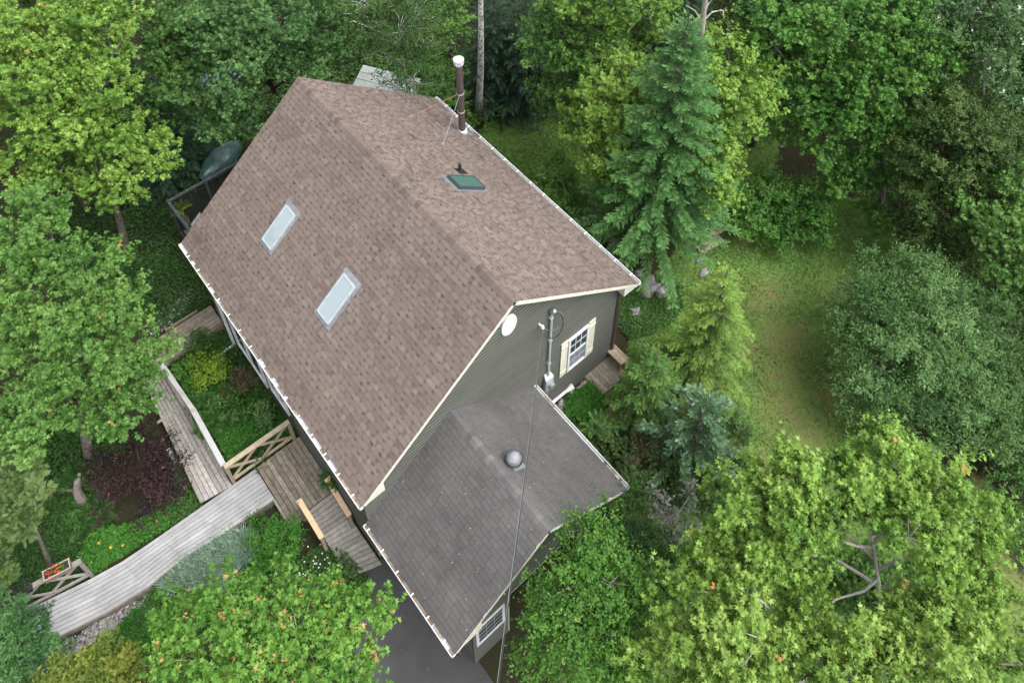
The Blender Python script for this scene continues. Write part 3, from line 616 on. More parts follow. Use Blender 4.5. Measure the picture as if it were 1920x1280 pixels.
# ------------------------------------------------------------------ boardwalks
def strips(b, A, B_, n, gap=.013, th=.035, zoff=0, cut=None):
    """n boards laid between polyline A and polyline B (same point count); every span between points is a run of boards"""
    A = [np.array(p, float) for p in A]; B_ = [np.array(p, float) for p in B_]
    for k in range(len(A)-1):
        for i in range(n):
            f0, f1 = i/n, (i+1)/n
            w0 = np.linalg.norm(B_[k]-A[k]); g_ = gap/max(w0, .1)/2; f0 += g_; f1 -= g_
            def pt(e_, f): return A[e_]*(1-f)+B_[e_]*f
            p0, p1, p2, p3 = pt(k, f0), pt(k+1, f0), pt(k+1, f1), pt(k, f1)
            d = nrm((p1-p0)[None])[0]*.002; p0 = p0+d; p3 = p3+d; p1 = p1-d; p2 = p2-d
            dz = np.array((0, 0, random.uniform(-.0025, .0025))); dn = np.array((0, 0, -th))
            b.hexa([p0+dn+dz, p1+dn+dz, p2+dn+dz, p3+dn+dz, p0+dz, p1+dz, p2+dz, p3+dz], min(1, max(0, random.gauss(.5, .17))))
def edge_beam(b, P, h=.18, w_=.04, drop=.05):
    for p, q in zip(P[:-1], P[1:]):
        p = np.array(p)+np.array((0, 0, -drop-h/2)); q = np.array(q)+np.array((0, 0, -drop-h/2)); b.beam(p, q, w_, h)
DZ = .1
def rail_x(parent, p0, p1, zt, zb, nbay, m, postw=.095, dz1=0, name='railing'):
    """top rail, bottom rail, posts and crossed braces"""
    p0 = np.array((*p0, 0.)); p1 = np.array((*p1, 0.)); d = p1-p0
    b = MB(); zz = lambda t, z: p0+d*t+np.array((0, 0, z+dz1*t))
    b.beam(zz(-.02, zt), zz(1.02, zt), .14, .04)
    ra = b.build(name, m, parent)
    b = MB(); b.beam(zz(0, zb), zz(1, zb), .045, .09); b.build('bottom_rail', m, ra)
    for k in (0, 1):
        b = MB(); b.beam(zz(k, DZ-.6 if dz1 == 0 else zb-.4), zz(k, zt-.022), postw, postw); b.build('post', m, ra)
    for k in range(nbay):
        a, c = k/nbay, (k+1)/nbay
        for s0, s1 in (((a, zb+.05), (c, zt-.04)), ((a, zt-.04), (c, zb+.05))):
            b = MB(); off = np.array((0, 0, 0)) if s0[1] < s1[1] else np.cross(nrm(d[None])[0], (0, 0, 1))*.032
            b.beam(zz(*s0)+off, zz(*s1)+off, .03, .085); b.build('brace', m, ra)
    return ra
# deck by the house
dk = thing('deck', 'brown weathered deck landing beside the long wall under the eave', 'deck', (-5.1, 3.4, 0))
b = MB(); strips(b, [(-5.86, 4.36, DZ), (-5.86, 2.42, DZ)], [(-4.47, 4.36, DZ), (-4.47, 2.42, DZ)], 10); b.box(-5.94, -5.87, 2.42, 3.3, DZ-.05, DZ+.004, .9); b.build('planking', MT['oldwood'], dk)
b = MB(); edge_beam(b, [(-5.9, 3.3, DZ), (-5.9, 2.4, DZ), (-4.47, 2.4, DZ)]); b.build('edge_beam', MT['oldwood'], dk)
rail_x(dk, (-6.53, 4.44), (-4.62, 4.42), 1.1, .2, 2, MT['railwood']); under(dk)
# main ramp sweeping to the lower left
UE = [(-5.88, 4.36), (-7.7, 4.46), (-8.75, 4.52), (-9.75, 4.60), (-10.65, 4.78), (-11.95, 5.12), (-13.3, 5.48)]
LE = [(-5.88, 3.27), (-7.4, 3.42), (-8.45, 3.58), (-9.5, 3.56), (-10.55, 3.72), (-11.8, 4.06), (-13.0, 4.42)]
rz = lambda x: DZ-.004-.42*max(0, (-5.88-x))/6.4
UE3 = [(x, y, rz(x)) for x, y in UE]; LE3 = [(x, y, rz(x)) for x, y in LE]
mr = thing('ramp', 'long silvery curved plank ramp leading down from the deck to the lower left', 'boardwalk', (-9, 4, -.2))
b = MB(); strips(b, UE3, LE3, 9); b.build('planking', MT['palewood'], mr)
b = MB(); edge_beam(b, LE3, .2); edge_beam(b, UE3[1:], .2); b.build('edge_beam', MT['oldwood'], mr)
rail_x(mr, (-10.5, 4.86), (-12.3, 5.2), .72, -.2, 2, MT['greywood']); under(mr)
# side walk with handrail
sw = thing('side_walk', 'grey plank walk running along the fern bed beside the left maple', 'boardwalk', (-7, 6.7, 0))
b = MB(); strips(b, [(-7.5, 4.5, DZ), (-7.42, 5.9, DZ), (-7.32, 7.4, DZ), (-7.24, 9.04, DZ)], [(-6.6, 4.37, DZ), (-6.6, 5.9, DZ), (-6.6, 7.4, DZ), (-6.6, 9.04, DZ)], 7)
for y in (5.9, 7.4): b.box(-7.45, -6.6, y-.045, y+.045, DZ+.003, DZ+.008, .35)
b.build('planking', MT['greywood'], sw)
b = MB(); b.beam((-6.56, 4.5, 1.1), (-6.5, 6.5, 1.1), .15, .04, .9); b.beam((-6.5, 6.5, 1.1), (-6.6, 8.6, 1.1), .13, .04, .8); hr = b.build('handrail', MT['palewood'], sw)
for (x, y) in ((-6.5, 6.45), (-6.6, 8.55)):
    b = MB(); b.beam((x, y, -.4), (x, y, 1.14), .1, .1, .6); b.build('post', MT['railwood'], hr)
b = MB(); b.beam((-6.58, 4.6, .35), (-6.6, 8.5, .35), .04, .12, .3); b.build('lower_rail', MT['oldwood'], hr)
b = MB(); b.beam((-7.53, 6.2, -.4), (-7.53, 6.2, .5), .1, .1, .9); b.build('post', MT['palewood'], sw); under(sw)
# upper walk to the house
uw = thing('upper_walk', 'old brown plank walk passing under the eave at the far end of the long wall', 'boardwalk', (-6, 9.5, 0))
b = MB(); strips(b, [(-7.3, 9.06, DZ), (-5.9, 9.06, DZ), (-4.47, 9.06, DZ)], [(-7.2, 10.0, DZ), (-5.9, 10.0, DZ), (-4.47, 10.0, DZ)], 7); b.build('planking', MT['oldwood'], uw)
b = MB(); edge_beam(b, [(-7.3, 9.05, DZ), (-4.5, 9.05, DZ)], .2); b.beam((-6.0, 10.06, DZ+.02), (-4.9, 10.06, DZ+.02), .05, .1, .4); b.build('edge_beam', MT['oldwood'], uw); under(uw)
# short ramp down to the driveway
sr = thing('short_ramp', 'short plank ramp with fresh lumber handrails dropping to the asphalt driveway', 'boardwalk', (-5, 1.4, -.4))
def srz(y): return DZ-.006-(2.4-y)*.50
A_ = [(-5.35, 2.4, srz(2.4)), (-5.33, .58, srz(.58))]; B2 = [(-4.56, 2.4, srz(2.4)), (-4.44, .34, srz(.34))]
b = MB(); strips(b, [A_[0], B2[0]], [A_[1], B2[1]], 17); b.build('planking', MT['greywood'], sr)
for x in (-5.44, -4.59):
    b = MB(); b.beam((x, 2.45, .97), (x, 1.4, .53), .14, .045, .8); ra = b.build('handrail', MT['newwood'], sr)
    for y, z0, z1 in ((2.42, -.5, .98), (1.46, -.9, .53)):
        b = MB(); b.beam((x+(.06 if x > -5 else -.06)*(y > 2), y, z0), (x+(.06 if x > -5 else -.06)*(y > 2), y, z1), .09, .09, .4); b.build('post', MT['railwood'], ra)
    b = MB(); b.beam((x, 2.4, .42), (x, 1.46, -.03), .04, .12, .3); b.build('lower_rail', MT['railwood'], ra)
under(sr)
# platform and bench at the gable wall
pl = thing('platform', 'low brown plank platform against the gable wall under the bench', 'platform', (3.6, 0, 0))
b = MB(); strips(b, [(3.1, WY-.03, .15), (3.1, -.42, .15)], [(4.15, WY-.03, .15), (4.15, -.42, .15)], 8, .006); b.build('planking', MT['oldwood'], pl)
b = MB(); edge_beam(b, [(3.1, .3, .17), (3.1, -.42, .17), (4.15, -.42, .17)], .12); b.build('edge_beam', MT['oldwood'], pl); under(pl)
bn = thing('bench', 'small tan plank bench standing on the platform at the wall corner', 'bench', (4.2, .1, .15))
b = MB(); strips(b, [(4.03, .5, .58), (4.03, -.28, .58)], [(4.37, .5, .58), (4.37, -.28, .58)], 3, .006, .04); b.build('seat', MT['railwood'], bn)
for y in (.4, -.2):
    for x in (4.08, 4.32):
        b = MB(); b.beam((x, y, .0), (x, y, .54), .08, .08); b.build('leg', MT['railwood'], bn)
b = MB(); b.beam((4.045, .48, .5), (4.045, -.26, .5), .03, .09); b.beam((4.355, .48, .5), (4.355, -.26, .5), .03, .09); b.build('apron', MT['railwood'], bn); under(bn)
# wooden garden steps
for i, (px_, py_, lb) in enumerate(((1330, 463, 'lower tan wooden garden step in the grass below the tall spruce'), (1352, 436, 'upper wooden garden step half hidden beside the vine mound'))):
    c = gpt(px_, py_); st = thing('garden_step', lb, 'step', tuple(c), 'wooden garden steps'); z = c[2]+.16+.14*i
    d = nrm((gpt(px_+26, py_-12)-gpt(px_-26, py_+14))[None])[0]; sdv = np.array((-d[1], d[0], 0)); hl = .5
    b = MB()
    for k in (-1, 1):
        o = c+sdv*k*.085; b.beam((*(o-d*hl)[:2], z), (*(o+d*hl)[:2], z), .15, .045)
    b.build('tread', MT['railwood'], st); b = MB(); o = c-sdv*.17*(1 if sdv[0] < 0 else -1); b.beam((*(c+sdv*.15-d*hl*.95)[:2], z-.12), (*(c+sdv*.15+d*hl*.95)[:2], z-.12), .045, .2); b.build('riser', MT['oldwood'], st); under(st)
# ------------------------------------------------------------------ rocks
def rock(c, r, name, label, m=MT['stone'], seed=0, flat=.6, group=None, cat='rock'):
    rg = np.random.default_rng(seed); N, K = 22, 12; V = []
    ph = rg.uniform(0, 6.28, 6); fr = rg.uniform(1, 3.2, (6, 3))
    for j in range(K+1):
        th = math.pi*j/K
        for i in range(N):
            a = 2*math.pi*i/N; d = np.array((math.sin(th)*math.cos(a), math.sin(th)*math.sin(a), math.cos(th)))
            k = 1+sum(.09*math.sin(fr[q]@d*2.2+ph[q]) for q in range(6))
            d = np.sign(d)*np.abs(d)**.8
            V.append(np.array(c)+d*k*np.array(r))
    F = [[j*N+i, j*N+(i+1) % N, (j+1)*N+(i+1) % N, (j+1)*N+i] for j in range(K) for i in range(N)]
    o = np_mesh(name, np.array(V), np.array(F), m, tint=rg.uniform(.3, .8, len(F)))
    return tag(o, label, cat, group)
for k, (px_, py_, r, lb) in enumerate((
    (1216, 541, (.36, .3, .24), 'large pale grey boulder by the roof corner below the spruce'),
    (1240, 549, (.24, .2, .17), 'smaller grey boulder touching the large pale one'),
    (1150, 461, (.2, .2, .2), 'grey rock peeping over the right eave'),
    (1196, 517, (.17, .15, .2), 'dark brown rock tucked between eave and spruce'),
    (1190, 584, (.17, .15, .12), 'low grey stone in weeds behind the gable corner'),
    (1319, 512, (.2, .12, .05), 'flat grey stone sunk in the grass above the yellow spruce tip'),
    (1312, 489, (.16, .1, .07), 'small pale stone just below the wooden steps'),
    (1318, 470, (.16, .14, .14), 'whitish rock at the left end of the wooden step'),
    (1338, 438, (.15, .14, .14), 'pale rock beside the upper wooden step'),
    (1379, 573, (.09, .08, .08), 'small white stone lying alone on the lawn'),
    (1373, 582, (.09, .07, .06), 'lower of two small white stones on the lawn'),
    (917, 205, (.6, .2, .4), 'grey stone block at the wood edge behind the stovepipe'),
    (1088, 372, (.2, .15, .15), 'grey rock beside the small pear bush'),
    (1150, 830, (.16, .13, .12), 'beige stone under the junipers by the garage eave'),
    (206, 1178, (.24, .2, .06), 'flat reddish stone in the grass below the ramp'),
    (600, 1262, (.3, .2, .1), 'flat grey stone under the orange tipped maple'))):
    c = gpt(px_, py_); rock(c+np.array((0, 0, r[2]*.4)), r, 'rock', lb, MT['palewood'] if 'white stone' in lb else MT['stone'], k+3)
def pebbles(pts_fn, n, r0, r1, m, name):
    V = []; F = []; T = []
    base = []
    for j in range(4):
        for i in range(7):
            th = math.pi*(j+.5)/4; a = 2*math.pi*(i+.5*(j % 2))/7; base.append((math.sin(th)*math.cos(a), math.sin(th)*math.sin(a), math.cos(th)))
    base = np.array(base); BF = [[j*7+i, j*7+(i+1) % 7, (j+1)*7+(i+1) % 7, (j+1)*7+i] for j in range(3) for i in range(7)]+[[0, 1, 2, 3], [0, 3, 4, 5], [0, 5, 6, 6]]
    BF = BF[:21]+[[0, 2, 1, 0]]*0
    for k in range(n):
        p_ = pts_fn(); r = random.uniform(r0, r1); q = base*np.array((r, r*random.uniform(.6, 1), r*.6))*np.random.default_rng(k).uniform(.85, 1.15, (28, 1))
        a = random.uniform(0, 6.28); ca, sa = math.cos(a), math.sin(a); q = np.stack([q[:, 0]*ca-q[:, 1]*sa, q[:, 0]*sa+q[:, 1]*ca, q[:, 2]], -1)
        F += [[x+28*k for x in f] for f in BF]; V.append(q+p_); T += [random.random()]*len(BF)
    o = np_mesh(name, np.concatenate(V), np.array(F), m, tint=T, smooth=True); return tag(o, kind='stuff')
def seg_fn(A, B_, wd):
    A, B_ = np.array(A), np.array(B_)
    def f():
        t = random.random(); p_ = A*(1-t)+B_*t+np.array((random.uniform(-wd, wd), random.uniform(-wd, wd))); return np.array((*p_, float(hz(*p_))+.03))
    return f
tag(pebbles(seg_fn((1.2, .08), (3.0, .1), .16), 260, .045, .09, MT['cobble'], 'cobbles'), 'brown river stones along the foot of the gable wall', 'stones')
tag(pebbles(seg_fn((-12.3, 3.75), (-9.3, 3.45), .2), 700, .02, .06, MT['gravel'], 'gravel'), 'grey gravel strip along the outer edge of the ramp', 'gravel')
tag(pebbles(seg_fn((-4.75, 4.9), (-4.7, 9.0), .22), 500, .02, .05, MT['cobble'], 'pebbles'), 'brown pebbles along the foot of the long house wall', 'pebbles')
tag(pebbles(seg_fn((-6.2, 10.6), (-4.9, 11.0), .3), 400, .02, .05, MT['gravel'], 'gravel'), 'grey gravel patch beyond the old brown walk', 'gravel')
# ------------------------------------------------------------------ foliage
def quad_tpl(*q): return np.array(q, float)
OVAL = quad_tpl([(0, 0, 0), (.45, .26, .05), (1, 0, -.06), (.45, -.26, .05)])
NARROW = quad_tpl([(0, 0, 0), (.45, .14, .03), (1, 0, -.08), (.45, -.14, .03)])
MAPLE = quad_tpl([(0, 0, 0), (.42, .2, .04), (1, 0, -.06), (.42, -.2, .04)],
                 [(0, 0, 0), (.1, .34, .0), (.58, .62, -.08), (.42, .2, .04)],
                 [(0, 0, 0), (.42, -.2, .04), (.58, -.62, -.08), (.1, -.34, 0)])
SPRIG = quad_tpl([(0, .0, 0), (.35, .2, .05), (.75, .06, -.02), (.4, -.1, .03)], [(.3, .12, .02), (.45, .42, .06), (.85, .55, -.04), (.72, .2, 0)], [(.3, -.1, -.02), (.55, -.12, .04), (.9, -.45, -.06), (.5, -.42, .0)])
NEED = quad_tpl([(0, 0, 0), (.5, .07, .02), (1, 0, .0), (.5, -.07, -.02)])
def _spray(nn, ang, ln, wd, jit=.08):
    r = np.random.default_rng(5); q = []
    for i in range(nn):
        t = .05+.9*i/(nn-1); s = 1 if i % 2 else -1; a = ang*s; l_ = ln*(1-.45*t); z = r.uniform(-.1, .16)
        bx = np.array((t*.8, 0, 0)); tip = bx+np.array((l_*math.cos(a), l_*math.sin(a), z)); md = (bx+tip)/2; n_ = np.array((-math.sin(a), math.cos(a), 0))*wd
        q.append([bx, md+n_+(0, 0, .01), tip, md-n_-(0, 0, .01)])
    q.append([(0, 0, 0), (.55, wd*1.2, .03), (1.1, 0, 0), (.55, -wd*1.2, .03)])
    return np.array(q)
SPRAY = _spray(8, .75, .42, .05); FERN = _spray(14, 1.15, .34, .05); TUFT = _spray(6, .5, .7, .05)
BLADE = quad_tpl([(0, .035, 0), (0, -.035, 0), (.5, -.03, .0), (.5, .03, 0)], [(.5, .03, 0), (.5, -.03, 0), (.9, -.008, -.18), (.9, .008, -.18)])
def leaves(name, P, D, Nn, size, tint, tpl, m, parent=None):
    D = nrm(D); Nn = nrm(Nn-(Nn*D).sum(-1, keepdims=True)*D); Sd = np.cross(Nn, D); k = tpl.shape[0]
    T = tpl.reshape(-1, 3); size = np.broadcast_to(size, (len(P),))
    V = P[:, None]+size[:, None, None]*(T[None, :, 0, None]*D[:, None]+T[None, :, 1, None]*Sd[:, None]+T[None, :, 2, None]*Nn[:, None])
    n = len(P)*k; return np_mesh(name, V.reshape(-1, 3), np.arange(n*4).reshape(n, 4), m, parent, np.repeat(np.clip(tint, 0, 1), k))
def rdir(n): return nrm(RNG.normal(size=(n, 3)))
def shoot_leaves(P, D, Ls, nl, size, bt, tipf=0., spread=1., upb=.7, droop=.1, sj=.25):
    n = len(P); t = RNG.uniform(.1, 1, (n, nl)); az = RNG.uniform(0, 6.283, (n, nl))
    a = nrm(np.cross(D, np.array((.3, .2, .9)))); b_ = np.cross(D, a)
    Rr = a[:, None]*np.cos(az)[..., None]+b_[:, None]*np.sin(az)[..., None]
    pos = P[:, None]+D[:, None]*(t*Ls[:, None])[..., None]+Rr*size*.15
    ld = nrm(D[:, None]*.55+Rr*spread+np.array((0, 0, -droop))+RNG.normal(size=(n, nl, 3))*.2)
    nn = nrm(np.array((0, 0, upb))+D[:, None]*.45+RNG.normal(size=(n, nl, 3))*.42)
    sz = size*RNG.uniform(1-1.6*sj, 1+1.3*sj, (n, nl))*(1.1-.35*t)
    tint = bt[:, None]+RNG.normal(size=(n, nl))*.1+(t-.5)*.25
    tint = np.clip(tint, 0, .82)
    if tipf > 0:
        up = np.clip(D[:, 2], 0, 1); hot = RNG.random(n) < tipf*.45*(.2+up)
        tint = np.where(hot[:, None] & (t > .6), .82+.18*RNG.random((n, nl)), tint)
    f = lambda q: q.reshape(-1, q.shape[-1])
    return f(pos), f(ld), f(nn), sz.ravel(), tint.ravel()
def lobes_of(lst, flat=.8):
    out = []
    for l_ in lst:
        c = at(l_[0], l_[1], l_[2]); r = l_[3]*depth(c)/FPX; out.append((c, np.array((r, r, r*(l_[4] if len(l_) > 4 else flat)))))
    return out
def crown(parent, lobes, m, tpl, leaf, bough=.42, dens=1.0, ns=22, nl=9, sl=.3, tipf=0., flat=.6, upb=.7, spread=1., droop=.1, trunk=None, tm=MT['bark'], r0=.12, btm=.4, twig=True, hang=0., toff=0., name='crown', limbs=True):
    """boughs spread through the lobes of the crown, leafy shoots on every bough, leaves round every shoot"""
    C_ = []; LO = []; ns = int(ns*1.25)
    for c, r in lobes:
        r = np.maximum(r*.5, r-.3*bough-.35*sl-.04)
        n = max(4, int(dens*9*(r.prod()**(1/3)/max(bough, .1)/1.5)**2))
        got = []
        for _ in range(n*14):
            d = nrm(RNG.normal(size=3)); q = d*RNG.uniform(.35, 1)**.6
            if q[2] < -.55: continue
            p_ = c+q*r*(1+.16*math.sin(3*math.atan2(d[1], d[0])+c[0]*7))
            if all(np.linalg.norm((p_-g_)) > bough*1.08 for g_ in got): got.append(p_)
            if len(got) >= n: break
        C_ += got; LO += [c]*len(got)
    C_ = np.array(C_); LO = np.array(LO); nb = len(C_)
    P = np.repeat(C_, ns, 0); out = np.repeat(nrm(nrm(C_-LO)+RNG.normal(size=C_.shape)*.35+np.array((0, 0, .25))), ns, 0)
    d = rdir(len(P)); d[:, 2] = np.abs(d[:, 2])*.9-.25
    bs = np.repeat(RNG.uniform(.55, 1.25, nb), ns)*bough
    el = RNG.uniform(-.9, 1.15, len(P)); P = P+d*np.array((1, 1, flat))*(bs*(.78-.3*np.abs(el))*RNG.uniform(.2, 1, len(P))**.5)[:, None]+(out*np.array((1, 1, .75))+np.array((0, 0, .12)))*(bs*el*.95)[:, None]
    D = nrm(d*.8+out*.7+np.array((0, 0, .55-hang))+RNG.normal(size=P.shape)*.25)
    bt = np.repeat(RNG.normal(btm+toff, .15, nb), ns)+RNG.normal(0, .07, len(P))
    bt = bt+.14*np.sin(P[:, 0]*1.1+P[:, 2]*.9)*np.sin(P[:, 1]*1.3-P[:, 2]*.7)
    Ls = sl*RNG.uniform(.6, 1.3, len(P))*np.where(RNG.random(len(P)) < .06, 1.9, 1.)
    o = leaves(name, *shoot_leaves(P, D, Ls, nl, leaf, bt, tipf, spread, upb, droop), tpl, m, parent)
    if trunk is not None:
        b = MB(); base, topp = np.array(trunk[0], float), np.array(trunk[1], float); K = 9; wob = np.array([*RNG.normal(0, .05, 2), 0])
        pts = [base*(1-t)+topp*t+wob*math.sin(t*5)*(1 if 0 < t < 1 else 0)+np.array((0, 0, 0)) for t in np.linspace(0, 1, K)]
        pts[0] = pts[0]-np.array((0, 0, .25))
        b.tube(pts, [r0*(1-.72*t)*(1.25 if t == 0 else 1) for t in np.linspace(0, 1, K)], 9)
        if limbs and nb:
            prim = [int(RNG.integers(nb))]; dm = np.linalg.norm(C_-C_[prim[0]], axis=1); npr = 9 if twig else 5
            while len(prim) < min(npr, nb): k = int(dm.argmax()); prim.append(k); dm = np.minimum(dm, np.linalg.norm(C_-C_[k], axis=1))
            mids = []; H_ = topp[2]-base[2]
            for q_, k in enumerate(prim):               # main limbs fork off the trunk at different heights, boughs branch off the limbs
                e_ = C_[k]; tt = min(.95, max(.22, (e_[2]-base[2]-np.linalg.norm((e_-topp)[:2])*.75)/H_)); s0 = base+(topp-base)*tt; L_ = np.linalg.norm(e_-s0)
                P_ = [s0]+[s0*(1-f)+e_*f+np.array((0, 0, .16*L_*math.sin(f*3.14)))*.7+RNG.normal(0, .03, 3)*L_*.5 for f in (.3, .6)]+[e_, e_+nrm((e_-LO[k]+np.array((0, 0, .5)))[None])[0]*bough*.7]
                r_ = min(r0*.5, .016*L_+.012); b.tube(P_, [r_, r_*.75, r_*.5, r_*.25, .004], 6); mids += [(P_[1], r_*.5), (P_[2], r_*.4)]
            MP = np.array([m_ for m_, r_ in mids])
            for k in range(0, nb, max(1, nb//(60 if twig else 14))):
                if k in prim: continue
                e_ = C_[k]; dd = np.linalg.norm(MP-e_, axis=1)+1.5*np.maximum(0, MP[:, 2]-e_[2]); q_ = int(dd.argmin()); s0 = MP[q_]; r_ = min(mids[q_][1], .02)
                b.tube([s0, s0*.5+e_*.5+RNG.normal(0, .06, 3)+np.array((0, 0, .06)), e_, e_+nrm((e_-LO[k]+np.array((0, 0, .4)))[None])[0]*bough*.7], [r_, r_*.7, r_*.45, .003], 5)
        b.build('trunk', tm, parent, True)
    return o
def broadleaf(name, label, cat, lobe_px, m, tpl=MAPLE, leaf=.13, base=None, group=None, gz=None, lean=None, **kw):
    lo = lobes_of(lobe_px, kw.pop('lf', .8)); cm = np.mean([c for c, r in lo], 0)
    zt = np.mean([c[2]+r[2]*.1 for c, r in lo])
    bp = gpt(*base) if base else np.array((cm[0], cm[1], float(hz(cm[0], cm[1]))))
    t = thing(name, label, cat, tuple(bp), group)
    crown(t, lo, m, tpl, leaf, trunk=(bp, np.array((cm[0], cm[1], zt)) if lean is None else np.array(lean)), **kw); under(t)
    return t
def conifer(name, label, base, H, Rm, m, dens=1., droop=.25, curl=.25, tw=.26, tpl=SPRAY, tm=MT['darkbark'], group=None, pw=.85, btm=.35, tipn=.2, lvl=.27, bare=.06, cat='tree', nwh=8, toppale=.0, hangtw=.0, trunkr=None, parent=None, tiplist=.0, lean=(0, 0)):
    base = np.array(base, float)
    t = parent or thing(name, label, cat, tuple(base), group)
    P = []; D = []; N_ = []; Sz = []; T = []; b = MB(); r0 = trunkr or H*.016
    ln_ = np.array((lean[0], lean[1], 0))
    b.tube([base-np.array((0, 0, .2)), base+np.array((0, 0, H*.5))+ln_*.5, base+np.array((0, 0, H))+ln_], [r0*1.2, r0*.6, .012], 8)
    h = bare*H
    while h < H*.985:
        f = h/H; R0 = Rm*(1-f)**pw+.05; nb = max(4, int(nwh*(.55+.45*(1-f))*dens)); a0 = RNG.uniform(0, 6.28)
        for k in range(nb):
            a = a0+6.283*k/nb+RNG.normal(0, .2); R = R0*RNG.uniform(.6, 1.15); hh = h+RNG.uniform(-.5, .5)*lvl; dr = droop*RNG.uniform(.6, 1.4)*(1-f*.9); el = .55*f
            u = np.array((math.cos(a), math.sin(a), 0)); s_ = np.array((-u[1], u[0], 0)); c0 = base+ln_*f+np.array((0, 0, hh))
            pos = lambda x: c0+u*R*x+np.array((0, 0, R*(el*x-dr*x*x*1.4+curl*dr*1.4*max(0, x-.55)**1.5*2)))
            if R > .35 and RNG.random() < .7: b.tube([pos(.02), pos(.35), pos(.7), pos(.97)], [.012+.012*R, .01+.006*R, .008, .003], 4, cap=False)
            nt_ = max(2, int(R/tw*2.1)); bt = btm+RNG.normal(0, .08)
            for i in range(nt_):
                x = .12+.88*(i+RNG.random())/nt_; p_ = pos(x); fwd = nrm((pos(min(1, x+.05))-pos(x-.03))[None])[0]
                wd = min(1., (1.06-x)*R*.55/tw)
                for sgn in (-1, 1):
                    ang = RNG.uniform(.5, 1.0); nseg = 1 if wd < .9 else 2
                    for j in range(nseg):
                        dd = fwd*math.cos(ang)+s_*sgn*math.sin(ang)+np.array((0, 0, RNG.normal(-hangtw, .12)))
                        P.append(p_+dd*j*tw*.75); D.append(dd); N_.append(np.array((0, 0, 1.))+RNG.normal(size=3)*.3); Sz.append(tw*RNG.uniform(.8, 1.25)*max(.45, min(1, wd+.2)))
                        T.append(min(.82, bt+RNG.normal(0, .09)+tipn*(x+.25*j-.45)+toppale*(f-.3)) if RNG.random() > tiplist*x else .95)  # paler towards bough tips and leader: colour of new growth
            P.append(pos(.93)); D.append(fwd); N_.append(np.array((0, 0, 1.))); Sz.append(tw*1.1); T.append(min(.82, bt+tipn*.6+toppale*(f-.3)))
        h += lvl*(1-.45*f)
    for k in range(7):
        P.append(base+ln_+np.array((0, 0, H-.1-.06*k))); D.append(np.array((RNG.normal()*.5, RNG.normal()*.5, 1.))); N_.append(RNG.normal(size=3)); Sz.append(tw); T.append(btm+.2+toppale*.5)
    P, D, N_ = map(np.array, (P, D, N_))
    leaves('crown', P, D, N_, np.array(Sz), np.array(T), tpl, m, t); b.build('trunk', tm, t)
    if parent is None: under(t)
    return t
def vert_tree(base_px, tip_px):                 # ground point and height of an upright tree from its foot and tip
    b_ = gpt(*base_px); best = None
    for h in np.arange(.5, 25, .05):
        p_ = b_+np.array((0, 0, h))-CP; y = CY-FPX*(p_@UP)/(p_@FW)
        if y <= tip_px[1]: best = h; break
    return b_, best or 12
#TREES#
# --- foreground maples
broadleaf('maple_tree', 'large yellow green maple with bare grey branches showing, lower right foreground', 'tree',
 [(1400, 950, 5.8, 75), (1470, 920, 6.2, 85), (1560, 900, 6.5, 75), (1660, 900, 6.6, 90), (1755, 900, 6.6, 60), (1740, 980, 6.2, 95), (1835, 985, 5.8, 60), (1830, 1070, 5.4, 65), (1480, 1010, 5.8, 85), (1545, 985, 6.2, 62), (1515, 1095, 5.4, 48), (1420, 1060, 5.2, 60), (1780, 1110, 5.2, 70), (1660, 985, 6.3, 45), (1900, 1035, 5.6, 34), (1700, 850, 6.6, 26), (1490, 855, 6.6, 24), (1860, 945, 6, 30), (1840, 1130, 4.8, 60), (1480, 1140, 4.8, 60), (1340, 1010, 5, 40)],
 LF['maple_yellow'], leaf=.108, base=(1660, 1180), ns=24, nl=10, tipf=.012, tm=MT['palebark'], r0=.085, bough=.42, dens=1.2)
broadleaf('maple_tree', 'yellow gold maple with scattered orange tips filling the lower right corner', 'tree',
 [(1330, 1110, 5.4, 75), (1300, 1200, 5.2, 80), (1390, 1200, 5.6, 90), (1440, 1270, 5.4, 90), (1340, 1290, 5, 90), (1560, 1270, 5.6, 95), (1660, 1290, 5.6, 90), (1760, 1230, 5.4, 95), (1860, 1180, 5, 70), (1880, 1270, 5, 80), (1660, 1200, 5.2, 80), (1230, 1240, 4.8, 60), (1480, 1190, 5.2, 70), (1560, 1190, 5.2, 75), (1740, 1170, 5, 70), (1290, 1060, 5, 45), (1340, 1060, 5.2, 50)],
 LF['maple_gold'], leaf=.108, base=(1560, 1330), ns=20, nl=10, tipf=.03, dens=.95, tm=MT['palebark'], r0=.12, bough=.42)
broadleaf('maple_sapling', 'bright green young maple with many orange red tips in front of the driveway', 'tree',
 [(330, 1180, 2.6, 60), (420, 1150, 2.9, 70), (500, 1110, 3.0, 55), (560, 1170, 3.0, 80), (640, 1130, 2.9, 50), (670, 1180, 2.9, 45), (470, 1230, 2.8, 95), (600, 1250, 2.8, 85), (340, 1270, 2.6, 75), (715, 1165, 3.0, 24), (680, 1260, 2.6, 50)],
 LF['maple_bright'], leaf=.108, base=(520, 1290), ns=20, nl=9, tipf=.16, tm=MT['palebark'], r0=.07, bough=.34)
